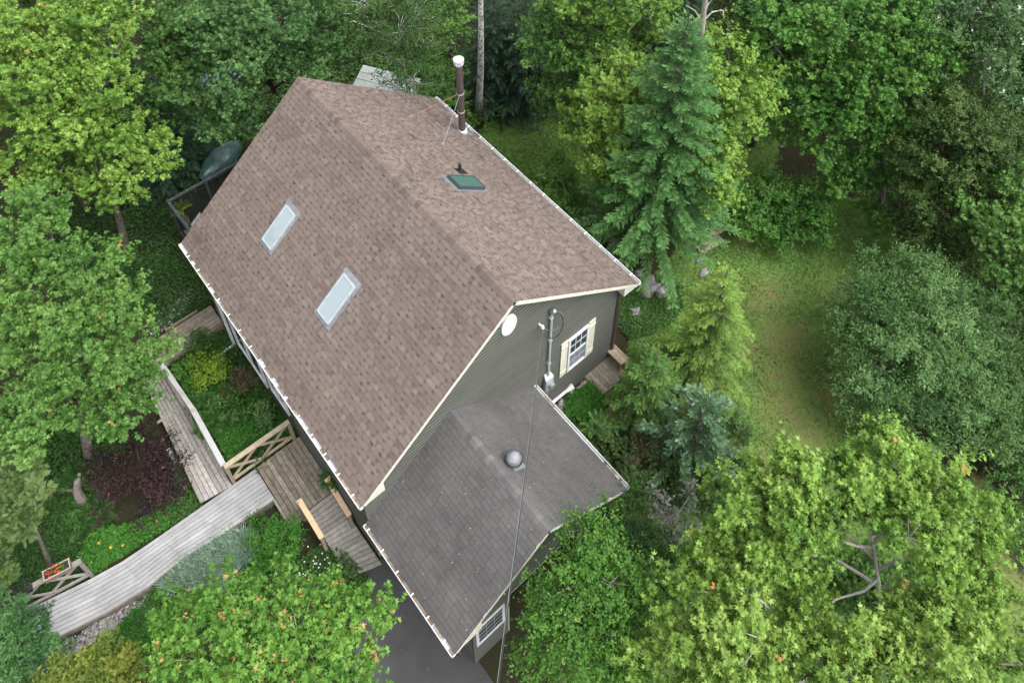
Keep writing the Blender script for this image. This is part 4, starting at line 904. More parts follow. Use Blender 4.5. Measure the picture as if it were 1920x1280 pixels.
broadleaf('birch_tree', 'fresh green birch with drooping sprays covering the garage front', 'tree',
 [(1085, 990, 4.0, 38), (1120, 1000, 4.2, 45), (1090, 1060, 4.2, 70), (1150, 1080, 4.2, 75), (1070, 1150, 3.8, 85), (1150, 1170, 3.8, 90), (1010, 1210, 3.2, 55), (1090, 1240, 3.4, 90), (1180, 1250, 3.4, 70), (990, 1270, 2.8, 40), (1200, 1150, 3.6, 55)],
 LF['birch_front'], OVAL, .085, base=(1140, 1250), ns=24, nl=11, sl=.36, hang=.45, droop=.35, tm=MT['palebark'], r0=.09, bough=.34, tipf=.03)
broadleaf('understory_shrub', 'dark green leafy undergrowth bush seen through the gap of the large yellow green maple', 'shrub', [(1590, 1090, 1.6, 60), (1660, 1110, 1.7, 65), (1720, 1080, 1.5, 50), (1620, 1160, 1.6, 60), (1540, 1130, 1.5, 45)], LF['maple_mid'], MAPLE, .1, ns=22, nl=9, bough=.4, r0=.03, tm=MT['palebark'], toff=.1)
broadleaf('understory_shrub', 'dark green leafy undergrowth bush between birch and gold maple', 'shrub', [(1330, 1080, 1.6, 50), (1270, 1120, 1.8, 45), (1390, 1110, 1.4, 45), (1300, 1020, 1.2, 40)], LF['maple_mid'], MAPLE, .1, ns=22, nl=9, bough=.4, r0=.03, tm=MT['palebark'], toff=.08)
# --- left side
broadleaf('maple_tree', 'tall yellow green maple with reddish shoots in the top left corner', 'tree',
 [(70, 30, 8.5, 120), (170, 60, 8.2, 100), (60, 160, 7.4, 120), (190, 170, 7.2, 70), (130, 240, 6.4, 90), (220, 260, 5.8, 65), (40, 300, 5.6, 60), (280, 290, 5.0, 60), (190, 350, 4.8, 60), (330, 310, 4.6, 30), (100, 330, 5, 60), (270, 370, 4.0, 30)],
 LF['maple_yellow'], leaf=.105, base=(238, 478), ns=20, nl=10, tipf=.02, tm=MT['bark'], r0=.15, bough=.42, toff=.0)
broadleaf('maple_tree', 'broad green maple overhanging the left side of the plank walk', 'tree',
 [(50, 420, 6.4, 75), (80, 390, 6.4, 50), (150, 500, 6.2, 75), (40, 520, 5.8, 80), (215, 500, 5.8, 35), (120, 600, 5.6, 90), (220, 590, 5.2, 65), (30, 650, 5.0, 80), (150, 690, 5.0, 85), (240, 680, 4.4, 60), (290, 660, 4.0, 35), (60, 780, 4.4, 80), (200, 770, 4.0, 65), (250, 730, 3.8, 50), (20, 830, 3.8, 35)],
 LF['maple_green'], leaf=.105, base=(168, 862), ns=22, nl=10, tipf=.004, toff=.08, tm=MT['bark'], r0=.15, bough=.4)
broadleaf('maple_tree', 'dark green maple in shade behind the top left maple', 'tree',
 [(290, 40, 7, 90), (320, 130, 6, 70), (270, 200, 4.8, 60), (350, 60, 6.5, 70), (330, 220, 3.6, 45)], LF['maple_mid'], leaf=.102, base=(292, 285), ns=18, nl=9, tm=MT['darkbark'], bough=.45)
broadleaf('maple_tree', 'bluish green maple rising behind the left end of the roof ridge', 'tree',
 [(430, 60, 7, 90), (520, 40, 7.2, 90), (450, 140, 6, 80), (560, 110, 5.6, 65), (610, 60, 6.2, 70), (420, 220, 4.4, 60), (480, 230, 4.0, 50), (640, 120, 4.8, 40), (400, 170, 5, 50), (455, 250, 3.6, 30)], LF['maple_blue'], leaf=.105, base=(528, 190), ns=20, nl=9, tm=MT['darkbark'], bough=.42)
broadleaf('birch_tree', 'soft olive birch with fine hanging leaves beside the pale shed roof', 'tree',
 [(690, 10, 7, 75), (760, 30, 6.8, 75), (740, 100, 5.6, 65), (800, 80, 5.4, 50), (780, 150, 4.2, 50), (815, 170, 3.4, 35), (690, 50, 6, 50)], LF['birch'], OVAL, .075, base=(770, 230), ns=28, nl=11, sl=.42, hang=.9, droop=.4, bough=.4, tm=MT['birch'], r0=.1)
broadleaf('sapling', 'bright green sapling leafing out behind the stovepipe top', 'tree',
 [(850, 20, 6, 45), (845, 60, 5, 32), (835, 130, 3, 35), (850, 190, 1.6, 35)], LF['maple_green'], leaf=.1, base=(868, 165), ns=18, nl=8, bough=.35, tm=MT['bark'])
broadleaf('birch_tree', 'white barked birch whose bare trunk stands right of the stovepipe', 'tree',
 [(900, -140, 13, 110), (940, -90, 11.5, 80), (860, -110, 12, 80)], LF['birch'], OVAL, .08, base=(897, 216), lean=at(905, -160, 12.6), ns=14, nl=9, tm=MT['birch'], r0=.15, bough=.6, twig=False, limbs=False)
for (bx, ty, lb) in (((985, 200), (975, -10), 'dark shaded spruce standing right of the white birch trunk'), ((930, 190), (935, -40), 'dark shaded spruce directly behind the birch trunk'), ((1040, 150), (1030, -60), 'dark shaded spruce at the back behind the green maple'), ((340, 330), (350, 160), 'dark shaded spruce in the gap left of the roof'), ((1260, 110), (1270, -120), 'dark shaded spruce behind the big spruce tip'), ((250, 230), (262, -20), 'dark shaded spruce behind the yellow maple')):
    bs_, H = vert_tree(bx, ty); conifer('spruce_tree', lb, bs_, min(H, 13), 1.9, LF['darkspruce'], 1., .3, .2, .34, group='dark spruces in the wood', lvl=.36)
bs_ = gpt(950, 190); sn = thing('dead_tree', 'thin dead brown trunk without branches between birch and maple', 'tree', tuple(bs_)); b = MB(); b.tube([bs_-np.array((0, 0, .2)), bs_+np.array((0, .02, 2.4)), bs_+np.array((-.05, 0, 4.2))], [.09, .075, .06], 8); b.tube([bs_+np.array((0, 0, 3.2)), bs_+np.array((.22, .1, 3.45))], [.02, .008], 5); b.build('trunk', MT['oldwood'], sn); under(sn)
broadleaf('maple_tree', 'mid green maple at the back edge of the rear lawn', 'tree',
 [(1040, 90, 6, 65), (1100, 90, 6.2, 70), (1060, 150, 4.6, 55), (1120, 40, 7, 65), (1020, 40, 6.5, 50), (1070, 200, 3, 50), (1020, 195, 2.2, 35), (1110, 190, 3.2, 40)], LF['maple_green'], leaf=.105, base=(1030, 175), ns=20, nl=9, toff=-.03, bough=.4, tm=MT['palebark'])
broadleaf('maple_tree', 'light yellowish maple at the top edge above the rear lawn', 'tree',
 [(1150, 10, 8, 70), (1220, 20, 7.6, 65), (1200, 70, 6.6, 50), (1080, -10, 8.5, 60)], LF['maple_yellow'], leaf=.105, base=(1180, 150), ns=18, nl=9, toff=-.12, bough=.42)
broadleaf('maple_tree', 'yellow green maple showing left of the tall spruce', 'tree',
 [(1165, 110, 6.6, 45), (1145, 170, 6.0, 65), (1190, 200, 5.6, 60), (1120, 240, 4.8, 60), (1175, 280, 4.2, 60), (1085, 235, 4.4, 45), (1140, 330, 2.8, 45), (1110, 300, 3.4, 40)], LF['maple_yellow'], leaf=.105, base=(1180, 330), ns=22, nl=9, toff=.04, bough=.38)
broadleaf('maple_tree', 'yellow green maple showing right of the tall spruce', 'tree',
 [(1345, 60, 7.6, 40), (1365, 120, 7.2, 65), (1415, 140, 6.8, 50), (1340, 190, 6.2, 70), (1395, 205, 6.0, 65), (1330, 270, 5.2, 65), (1340, 330, 4.2, 55), (1335, 375, 3.2, 34), (1435, 160, 6.6, 40)], LF['maple_yellow'], leaf=.105, base=(1310, 330), ns=22, nl=9, toff=.06, bough=.38, tm=MT['palebark'])
bs_, H = vert_tree((1217, 458), (1275, 35))
conifer('spruce_tree', 'tall blue green spruce standing on the lawn behind the right eave', bs_, H, 2.75, LF['spruce'], 1.45, .14, .5, .15, lvl=.3, pw=.7, btm=.35, tipn=.5, nwh=9, bare=.1)
bs_ = gpt(1300, 175); sn = thing('dead_tree', 'pale bare dead tree above the yellow maple beside the spruce tip', 'tree', tuple(bs_)); b = MB(); tp_ = at(1326, -30, 10); m_ = at(1312, 90, 7)
b.tube([bs_, m_, tp_], [.14, .1, .06], 8)
for (x, y, z, x2, y2, z2) in ((1318, 40, 8, 1350, 20, 8.4), (1318, 45, 8, 1285, 10, 8.6), (1314, 70, 7.4, 1280, 55, 7.6), (1350, 20, 8.4, 1358, 35, 8.2), (1318, 30, 8.4, 1335, 0, 9)): b.tube([at(x, y, z), (at(x, y, z)+at(x2, y2, z2))/2+np.array((0, 0, .15)), at(x2, y2, z2)], [.04, .025, .01], 5)
b.build('trunk', MT['palebark'], sn); under(sn)
# --- right side wood
broadleaf('maple_tree', 'large deep green maple above the vine mound at the upper right', 'tree',
 [(1440, 30, 8, 75), (1530, 40, 8, 90), (1450, 110, 6.6, 65), (1540, 130, 6.4, 85), (1490, 190, 5.2, 65), (1570, 220, 5, 70), (1500, 260, 3.8, 45), (1450, 250, 3.8, 25), (1560, 290, 3.4, 45)], LF['vine'], leaf=.108, base=(1408, 268), lean=at(1500, 110, 7.4), ns=22, nl=9, bough=.42, tm=MT['bark'], r0=.13, tipf=.01)
broadleaf('vine_clad_tree', 'vine draped green tree with a hanging curtain of leaves', 'tree',
 [(1650, 40, 8, 95), (1720, 90, 7, 80), (1640, 140, 6.4, 80), (1700, 190, 5.4, 75), (1640, 240, 4.4, 60), (1620, 310, 3, 42), (1640, 350, 2.2, 32), (1690, 270, 4, 50), (1635, 400, 1.6, 34), (1640, 430, 1.0, 24), (1580, 330, 2.6, 45), (1700, 330, 3, 40)], LF['vine'], leaf=.105, base=(1650, 380), ns=24, nl=9, bough=.4, tipf=.03, toff=.06, hang=.3)
broadleaf('vine_mound', 'leafy vine covered mound at the lawn edge right of the steps', 'shrub',
 [(1400, 400, 1.0, 48), (1450, 370, 1.2, 50), (1510, 380, 1.3, 55), (1460, 430, .8, 45), (1530, 420, .9, 45), (1420, 350, 1.2, 35), (1380, 410, .8, 30)], LF['vine'], OVAL, .11, ns=26, nl=10, bough=.34, toff=.1, tipf=.02, twig=False, r0=.05)
broadleaf('poplar_tree', 'poplar with pale silvery undersides in the top right corner', 'tree',
 [(1800, 30, 8, 80), (1870, 60, 7.8, 80), (1780, 120, 6.4, 60), (1850, 140, 6.4, 65), (1910, 170, 6, 55), (1900, 20, 8.5, 60), (1740, 30, 8, 60)], LF['poplar'], OVAL, .13, base=(1850, 300), ns=20, nl=8, tipf=.1, bough=.42, tm=MT['palebark'])
broadleaf('birch_tree', 'olive green birch at the right wood edge above the round willow', 'tree',
 [(1780, 220, 5.8, 65), (1850, 250, 5.6, 70), (1760, 300, 4.6, 70), (1840, 330, 4.2, 70), (1730, 370, 3.4, 60), (1800, 400, 3.0, 65), (1890, 290, 5.0, 55), (1720, 430, 2.2, 50), (1790, 470, 1.8, 60), (1730, 200, 5.6, 45), (1860, 420, 2.6, 50)], LF['olive'], OVAL, .095, base=(1800, 470), ns=30, nl=11, bough=.36, tipf=.02, toff=.08, tm=MT['darkbark'])
broadleaf('maple_tree', 'bright mid green maple at the right edge behind the willow', 'tree',
 [(1900, 350, 5, 50), (1860, 420, 4.4, 55), (1910, 430, 4.2, 50), (1830, 410, 4.2, 30), (1880, 500, 3.4, 55), (1910, 560, 2.8, 45), (1850, 560, 2.2, 35)], LF['maple_green'], leaf=.105, base=(1890, 620), ns=20, nl=9, bough=.38, toff=-.06)
broadleaf('willow_shrub', 'big round grey green willow bush on the right of the lawn', 'shrub',
 [(1650, 535, 3.2, 60), (1720, 530, 3.3, 70), (1630, 600, 2.8, 75), (1720, 620, 3.2, 90), (1810, 610, 3.0, 85), (1595, 650, 2.2, 60), (1680, 690, 2.6, 90), (1790, 700, 2.6, 95), (1870, 680, 2.4, 80), (1640, 740, 1.8, 75), (1720, 780, 1.8, 85), (1820, 780, 1.8, 80), (1695, 495, 3.4, 32), (1890, 760, 1.8, 60), (1590, 590, 2.4, 40)], LF['willow'], NARROW, .12, base=(1740, 745), ns=28, nl=10, sl=.36, bough=.38, upb=.5, tm=MT['bark'], r0=.08, dens=1.15, toff=.05)
broadleaf('shrub', 'dark green bush below the willow at the right edge', 'shrub', [(1880, 850, 1.0, 55), (1910, 900, 1.0, 50), (1850, 810, 1, 45), (1915, 820, 1.2, 40)], LF['maple_mid'], OVAL, .1, ns=24, nl=9, bough=.36, twig=False, r0=.04, toff=-.1)
broadleaf('shrub', 'dark fern green bush at the right edge under the lawn corner', 'shrub', [(1905, 1010, .6, 40), (1915, 950, .6, 30)], LF['fern'], NARROW, .13, ns=22, nl=9, bough=.34, twig=False, r0=.03)
# --- conifers right of the house
bs_, H = vert_tree((1296, 745), (1360, 508))
conifer('spruce_tree', 'small yellow tipped spruce with long drooping boughs on the lawn', bs_, H, 1.9, LF['yellowspruce'], 1.35, .36, .1, .11, lvl=.36, pw=.72, btm=.3, tipn=.3, toppale=.3, hangtw=.25, nwh=8)
bs_, H = vert_tree((1205, 790), (1212, 668))
conifer('larch_tree', 'feathery yellow green larch with drooping boughs near the bench', bs_, H, 1.2, LF['larch'], 1.2, .3, .1, .11, lvl=.3, pw=.5, btm=.35, tipn=.3, hangtw=.3, nwh=7)
bs_, H = vert_tree((1283, 880), (1322, 700))
conifer('blue_spruce', 'small silver blue spruce in front of the yellow spruce', bs_, H*.72, 1.75, LF['bluespruce'], .85, .12, .3, .1, lvl=.27, pw=.55, btm=.12, tipn=.85, toppale=.25, nwh=7, tiplist=.06, tpl=TUFT)
for bx, hh, rr, lb in (((1240, 700), 1.6, 1.0, 'mid sized feathery larch between bench and yellow spruce'), ((1370, 800), .9, .8, 'low green larch at the lawn edge below the yellow spruce')): conifer('larch_tree', lb, gpt(*bx), hh, rr, LF['larch'], .8, .3, .1, .11, lvl=.24, pw=.5, btm=.3, tipn=.3, hangtw=.2, nwh=7)
bs_, H = vert_tree((1115, 830), (1120, 765)); conifer('larch_tree', 'low feathery larch beside the garage eave', bs_, 1.1, 1.0, LF['larch'], .8, .35, .1, .18, lvl=.2, pw=.5, btm=.3, hangtw=.2)
broadleaf('juniper', 'dark olive juniper mass under the blue spruce', 'shrub', [(1180, 860, .7, 45), (1240, 880, .7, 50), (1310, 880, .7, 50), (1370, 870, .6, 40), (1210, 810, .8, 35), (1150, 830, .5, 30), (1180, 910, 1, 40), (1260, 920, .8, 45), (1340, 920, .6, 40), (1390, 820, .4, 30)], LF['juniper'], SPRAY, .16, ns=24, nl=6, sl=.2, bough=.3, twig=False, r0=.03, spread=.6)
broadleaf('shrub', 'dark leafy bush filling the gap between birch and grey lichen bush', 'shrub', [(1215, 1050, 2.0, 50), (1180, 1010, 2.0, 40), (1255, 1040, 1.6, 40), (1230, 1100, 1.8, 45)], LF['herbdark'], OVAL, .085, ns=26, nl=10, bough=.32, twig=False, r0=.03, toff=.1)
for bx, hh, rr, lb in (((1215, 850), 1.5, 1.0, 'green feathery conifer right of the garage eave'), ((1330, 870), 1.1, 1.0, 'low green conifer on the lawn side of the blue spruce'), ((1250, 790), 1.6, 1.0, 'green feathery conifer in the middle of the conifer bed')): conifer('larch_tree', lb, gpt(*bx), hh, rr, LF['juniper'], .9, .25, .1, .11, lvl=.22, pw=.5, btm=.45, tipn=.35, hangtw=.15, nwh=8)
broadleaf('shrub', 'small rusty olive bush by the garage eave', 'shrub', [(1206, 838, 1.1, 24), (1180, 870, .9, 18)], LF['brownherb'], SPRAY, .12, ns=22, nl=6, sl=.15, bough=.2, twig=False, r0=.02)
broadleaf('shrub', 'dark green glossy bush beside the garage roof corner', 'shrub', [(1185, 930, 2.2, 32), (1170, 970, 2.0, 30), (1205, 975, 2.0, 35)], LF['herbdark'], OVAL, .075, ns=26, nl=10, bough=.26, twig=False, r0=.03, toff=.1)
broadleaf('lichen_bush', 'grey lichen covered bare bush behind the birch', 'shrub', [(1240, 955, 1.8, 38), (1265, 985, 1.8, 34), (1225, 1000, 1.8, 32), (1290, 940, 1.4, 24)], LF['lichen'], SPRAY, .13, ns=12, nl=4, sl=.25, bough=.28, tm=MT['palebark'], r0=.05)
broadleaf('pear_bush', 'small glossy green pear bush on the rear lawn', 'shrub', [(1045, 325, 1.6, 36), (1035, 360, 1.2, 40), (1065, 375, .9, 36), (1050, 305, 1.9, 24)], LF['maple_green'], OVAL, .11, base=(1048, 385), ns=22, nl=8, bough=.28, twig=False, r0=.03, toff=.05)
broadleaf('shrub', 'small leafy bush at the foot of the white birch', 'shrub', [(885, 228, .4, 18), (905, 230, .4, 16), (930, 195, .6, 20)], LF['maple_green'], OVAL, .09, ns=18, nl=8, bough=.28, twig=False, r0=.02)
# --- lower left
broadleaf('cedar', 'golden green cedar bush at the bottom left edge', 'shrub', [(190, 1240, .9, 45), (240, 1240, .9, 32), (120, 1262, .8, 40), (210, 1285, .8, 60), (80, 1275, .8, 30), (150, 1290, .8, 50)], LF['thuja'], SPRAY, .13, ns=26, nl=6, sl=.2, bough=.26, twig=False, r0=.03, spread=.5, upb=.2)
broadleaf('dwarf_conifer', 'dense blue green dwarf conifer in the bottom left corner', 'shrub', [(20, 1170, 1.2, 50), (60, 1200, 1.0, 42), (10, 1240, 1.0, 70), (70, 1235, .8, 35)], LF['dwarf'], SPRAY, .12, ns=34, nl=7, sl=.16, bough=.26, twig=False, r0=.04, spread=.6)
broadleaf('pine_tree', 'soft olive pine with a thin grey trunk at the left edge', 'tree', [(20, 890, 4.0, 45), (60, 910, 3.8, 40), (40, 960, 3.4, 50), (90, 950, 3.2, 28), (10, 950, 3.4, 40)], LF['pine'], TUFT, .17, base=(97, 1068), ns=24, nl=7, sl=.25, bough=.32, spread=.7, tm=MT['bark'], r0=.07)
broadleaf('pine_tree', 'lower olive conifer cut by the left frame edge', 'tree', [(0, 1040, 2.0, 32), (10, 1080, 1.6, 30)], LF['juniper'], TUFT, .16, base=(5, 1120), ns=22, nl=7, sl=.22, bough=.28, spread=.7, toff=.15)
broadleaf('barberry', 'dark purple barberry bush with pink tips beside the plank walk', 'shrub', [(270, 830, .9, 45), (220, 870, .8, 45), (290, 890, .8, 48), (230, 930, .6, 45), (310, 840, .7, 30), (290, 950, .5, 30), (315, 890, .6, 40), (325, 930, .4, 28), (190, 900, .7, 35)], LF['barberry'], OVAL, .06, ns=36, nl=11, sl=.36, bough=.32, twig=False, r0=.03, tipf=.06, tm=MT['darkbark'])
# --- dense wood behind, each tree from one of three models
protos = []
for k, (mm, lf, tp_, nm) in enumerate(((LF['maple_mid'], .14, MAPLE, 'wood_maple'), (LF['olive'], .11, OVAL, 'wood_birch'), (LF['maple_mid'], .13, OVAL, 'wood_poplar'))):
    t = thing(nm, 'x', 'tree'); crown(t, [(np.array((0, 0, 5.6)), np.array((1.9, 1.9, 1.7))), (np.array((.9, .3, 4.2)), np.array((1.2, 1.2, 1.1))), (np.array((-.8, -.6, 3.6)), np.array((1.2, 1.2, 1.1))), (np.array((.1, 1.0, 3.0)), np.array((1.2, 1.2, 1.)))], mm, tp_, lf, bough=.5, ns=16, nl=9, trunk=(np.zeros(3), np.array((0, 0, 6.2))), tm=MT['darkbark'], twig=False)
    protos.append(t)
WOOD = [(120, 0, 1.3, 0), (250, -60, 1.4, 1), (380, -60, 1.3, 2), (500, -80, 1.4, 0), (640, -60, 1.3, 1), (760, -90, 1.4, 2), (1000, -110, 1.3, 0), (1130, -120, 1.4, 1), (1240, -60, 1.2, 2), (1380, -90, 1.4, 0), (1500, -110, 1.4, 1), (1620, -90, 1.3, 2), (1740, -100, 1.4, 0), (1880, -90, 1.4, 1), (1960, 60, 1.2, 2), (1980, 240, 1.1, 0), (1700, 130, 1.0, 2), (1600, 120, 1.0, 1), (1860, 240, 1.0, 0), (1990, 480, 1.0, 1), (1960, 700, .8, 2), (20, 220, 1.2, 2), (-60, 420, 1.1, 0), (-60, 640, 1.0, 1), (420, 40, 1.1, 1), (600, 20, 1.0, 0), (860, -60, 1.2, 1), (1440, 20, 1.0, 2), (180, 330, .8, 1), (1060, 20, 1.0, 2), (-60, 850, .7, 0), (1940, 380, .9, 2), (2080, 300, 1.1, 0), (2120, 620, 1.0, 1), (2060, 820, .9, 2), (2200, 900, 1.0, 0), (-160, 520, 1.0, 2), (-200, 760, .9, 0)]
WLAB = ['shaded maple in the background wood', 'olive shaded birch in the background wood', 'green shaded poplar in the background wood']
used = set()
for k, (x, y, sc, kd) in enumerate(WOOD):
    p_ = gpt(x, max(y, -60)+90); pr = protos[kd]
    if kd in used:
        o = pr.copy(); COL.objects.link(o)
        for c in pr.children:
            cc = c.copy(); COL.objects.link(cc); cc.parent = o
    else: o = pr; used.add(kd)
    d = nrm((p_-CP)[None]*np.array((1, 1, 0)))[0]; p_ = p_+d*(2.5 if y < 0 else .5); p_[2] = float(hz(p_[0], p_[1]))
    o.location = tuple(p_); o.rotation_euler = (0, 0, RNG.uniform(0, 6.28)); o.scale = (sc, sc, sc*RNG.uniform(.9, 1.1)); o['label'] = WLAB[kd]; o['group'] = WLAB[kd].replace('shaded ', '')+' kind'
# ------------------------------------------------------------------ ground plants
def patch(poly_px, n, z0=0, z1=.25, wig=.0):
    xs_, ys_ = zip(*poly_px); out = []
    pw = [tuple(gpt(*q)[:2]) for q in poly_px]; x0, x1 = min(p_[0] for p_ in pw), max(p_[0] for p_ in pw); y0, y1 = min(p_[1] for p_ in pw), max(p_[1] for p_ in pw)
    X = RNG.uniform(x0, x1, n*4); Y = RNG.uniform(y0, y1, n*4); k = inpoly(X, Y, pw); X, Y = X[k][:n], Y[k][:n]
    bump_ = .5+.5*np.sin(X*4.1+1)*np.sin(Y*3.7+2)
    return np.stack([X, Y, hz(X, Y)+z0+(z1-z0)*RNG.random(len(X))*(.35+.65*bump_)], -1)
def cover(name, label, cat, poly_px, n, m, tpl, size, z1=.25, up=.8, tipf=.0, bt=.4, kind='stuff'):
    P = patch(poly_px, n, 0, z1); k = len(P); D = nrm(rdir(k)*np.array((1, 1, .4))+np.array((0, 0, .15))); N_ = np.array((0, 0, up))+RNG.normal(size=(k, 3))*.4
    T = np.clip(bt+.12*np.sin(P[:, 0]*2.3)*np.sin(P[:, 1]*2.9+1)+RNG.normal(0, .12, k), 0, .82); T = np.where(RNG.random(k) < tipf, .95, T)
    return tag(leaves(name, P, D, N_, size*RNG.uniform(.7, 1.3, k), T, tpl, m), label, cat, None, kind)
def blades(name, label, poly_px, n, m, ln, bt=.4, spread=.7, kind='stuff', cat='grass', tuft=12, rad=.05):
    P = patch(poly_px, n//tuft, 0, 0); P = np.repeat(P, tuft, 0)+RNG.normal(size=(len(P)*tuft, 3))*np.array((rad, rad, 0)); k = len(P)
    D = nrm(rdir(k)*np.array((spread, spread, 0))+np.array((0, 0, 1))); N_ = nrm(rdir(k)*np.array((1, 1, .2)))
    return tag(leaves(name, P, D, N_, ln*RNG.uniform(.6, 1.2, k), np.clip(RNG.normal(bt, .18, k), 0, .95), BLADE, m), label, cat, None, kind)
cover('ground_cover', 'bright green leafy ground cover filling the bed between walk and house', 'ground cover', [(330, 700), (420, 690), (520, 740), (545, 790), (430, 862), (370, 770)], 15000, LF['herb'], OVAL, .07, .35)
cover('ground_cover', 'darker green mixed foliage in the upper half of the bed', 'ground cover', [(310, 640), (420, 610), (480, 690), (540, 770), (520, 800), (440, 700), (340, 720)], 9000, LF['herbdark'], OVAL, .09, .45, bt=.5)
cover('ground_cover', 'green leafy clump at the lower edge of the bed', 'ground cover', [(420, 850), (545, 790), (560, 815), (450, 890)], 2500, LF['herb'], NARROW, .16, .3, bt=.35)
broadleaf('lime_shrub', 'lime yellow leafed shrub in the bed near the old brown walk', 'shrub', [(395, 680, .5, 26), (375, 700, .4, 22), (410, 695, .35, 18), (368, 725, .3, 16)], LF['lime'], OVAL, .085, ns=22, nl=8, bough=.22, twig=False, r0=.02)
broadleaf('shrub', 'small round dark shrub in the brown mulch beside the house wall', 'shrub', [(455, 715, .4, 26), (435, 735, .3, 20)], LF['brownherb'], SPRAY, .1, ns=24, nl=6, sl=.15, bough=.2, twig=False, r0=.02)
broadleaf('shrub', 'small green bush with a white bloom by the old brown walk', 'shrub', [(370, 645, .5, 20), (380, 655, .4, 16)], LF['herbdark'], OVAL, .08, ns=22, nl=8, bough=.2, twig=False, r0=.02, tipf=.0, toff=.1)
for k, (px_, py_, r, lf_, tp_, sz_, lb) in enumerate((
    (445, 765, 24, 'herbdark', NARROW, .15, 'dark narrow leafed clump in the middle of the bed'), (500, 775, 20, 'willow', NARROW, .16, 'grey green leafed clump near the railing in the bed'), (395, 770, 18, 'fern', FERN, .3, 'ferny clump beside the handrail in the bed'),
    (345, 690, 20, 'birch_front', OVAL, .1, 'fresh green clump at the upper handrail end'), (415, 745, 22, 'maple_green', OVAL, .1, 'mid green mound below the lime shrub'), (470, 850, 18, 'herbdark', NARROW, .2, 'long leafed clump under the crossed railing'),
    (525, 1090, 24, 'maple_green', OVAL, .09, 'green herb mound left of the daisies'), (360, 1140, 20, 'lime', NARROW, .14, 'yellow green strappy clump below the striped grass'))):
    broadleaf('perennial', lb, 'plant', [(px_, py_, .25, r), (px_+10, py_+8, .2, r*.7)], LF[lf_], tp_, sz_, ns=16, nl=7, bough=.2, twig=False, r0=.015, toff=RNG.uniform(-.1, .15))
blades('striped_grass', 'pale striped ornamental grass along the lower edge of the ramp', [(300, 1095), (360, 1050), (440, 1000), (485, 1010), (460, 1060), (400, 1085), (340, 1110)], 9000, LF['striped'], .42, .4)
blades('striped_grass', 'pale grass blades under the young maple', [(360, 1080), (440, 1050), (440, 1110), (380, 1110)], 2500, LF['striped'], .4, .35)
broadleaf('boxwood', 'bright green rounded shrub at the foot of the short ramp', 'shrub', [(530, 1000, .35, 36), (505, 1020, .3, 32), (550, 1015, .3, 30), (520, 1045, .2, 32), (500, 985, .3, 20)], LF['herb'], OVAL, .07, ns=30, nl=10, bough=.24, twig=False, r0=.02, toff=.15)
cover('ground_cover', 'green foliage and herbs between ramp and driveway', 'ground cover', [(430, 1080), (480, 1040), (560, 1050), (620, 1010), (700, 1095), (690, 1150), (500, 1200), (380, 1180), (300, 1150), (250, 1180), (280, 1110)], 16000, LF['herbdark'], OVAL, .085, .25, bt=.5)
P_ = patch([(560, 1040), (600, 1020), (640, 1075), (600, 1110), (550, 1095), (530, 1085)], 48, .15, .28)
tag(leaves('daisies', np.repeat(P_, 6, 0), np.concatenate([np.stack([np.cos(np.arange(6)*1.047), np.sin(np.arange(6)*1.047), np.zeros(6)], -1)]*len(P_)), np.tile((0, 0, 1.), (len(P_)*6, 1))+RNG.normal(size=(len(P_)*6, 3))*.1, .03, np.full(len(P_)*6, .4), OVAL, LF['petal']), 'scattered small white daisies beside the short ramp', 'flowers', None, 'stuff')
cover('ground_cover', 'yellow green leafy plants above the ramp by the purple bush', 'ground cover', [(170, 1000), (250, 985), (300, 960), (320, 985), (250, 1030), (180, 1075), (150, 1050)], 9000, LF['herb'], OVAL, .085, .3, bt=.5, tipf=.02)
cover('ground_cover', 'dark undergrowth around the pine trunk and flower rail', 'ground cover', [(0, 980), (110, 930), (180, 960), (200, 1060), (120, 1110), (0, 1150)], 12000, LF['herbdark'], NARROW, .1, .25, bt=.35)
cover('ground_cover', 'weedy green edging between barberry and plank walk', 'ground cover', [(330, 800), (355, 900), (385, 960), (340, 1000), (300, 985), (320, 920)], 3500, LF['herbdark'], OVAL, .08, .22, bt=.55)
cover('ferns', 'green ferns behind the purple barberry', 'ferns', [(130, 900), (180, 880), (200, 980), (150, 1000)], 900, LF['fern'], FERN, .4, .3)
P_ = np.array([gpt(192, 1027), gpt(215, 1034), gpt(237, 1030), gpt(300, 985)])+np.array((0, 0, .35))
for k, q in enumerate(P_):
    D_ = rdir(14)*np.array((1, 1, .3)); tag(leaves('orange_flower', np.repeat(q[None], 14, 0), D_, np.tile((0, 0, 1.), (14, 1))+RNG.normal(size=(14, 3))*.3, .05, RNG.random(14)*.8, OVAL, LF['orange']), 'orange yellow bloom among the leaves above the ramp', 'flower', 'orange blooms above the ramp')
cover('grass_strip', 'lush green grass strip between gravel and young maple', 'grass', [(210, 1190), (260, 1130), (330, 1100), (400, 1100), (330, 1170), (260, 1230), (150, 1260), (150, 1230)], 12000, LF['herb'], NARROW, .09, .12, bt=.3)
cover('ferns', 'dark green ferns by the teal cover behind the mesh rail', 'ferns', [(310, 260), (430, 240), (450, 300), (380, 360), (300, 340)], 1600, LF['fern'], FERN, .5, .5)
cover('undergrowth', 'green undergrowth between the trees behind the ridge', 'undergrowth', [(280, 60), (700, 40), (900, 120), (890, 260), (780, 260), (540, 190), (400, 330), (280, 320)], 16000, LF['maple_mid'], OVAL, .14, .7, bt=.4)
cover('undergrowth', 'dark forest undergrowth left of the house', 'undergrowth', [(230, 480), (330, 470), (420, 560), (300, 620), (220, 560)], 6000, LF['herbdark'], OVAL, .09, .25, bt=.4)
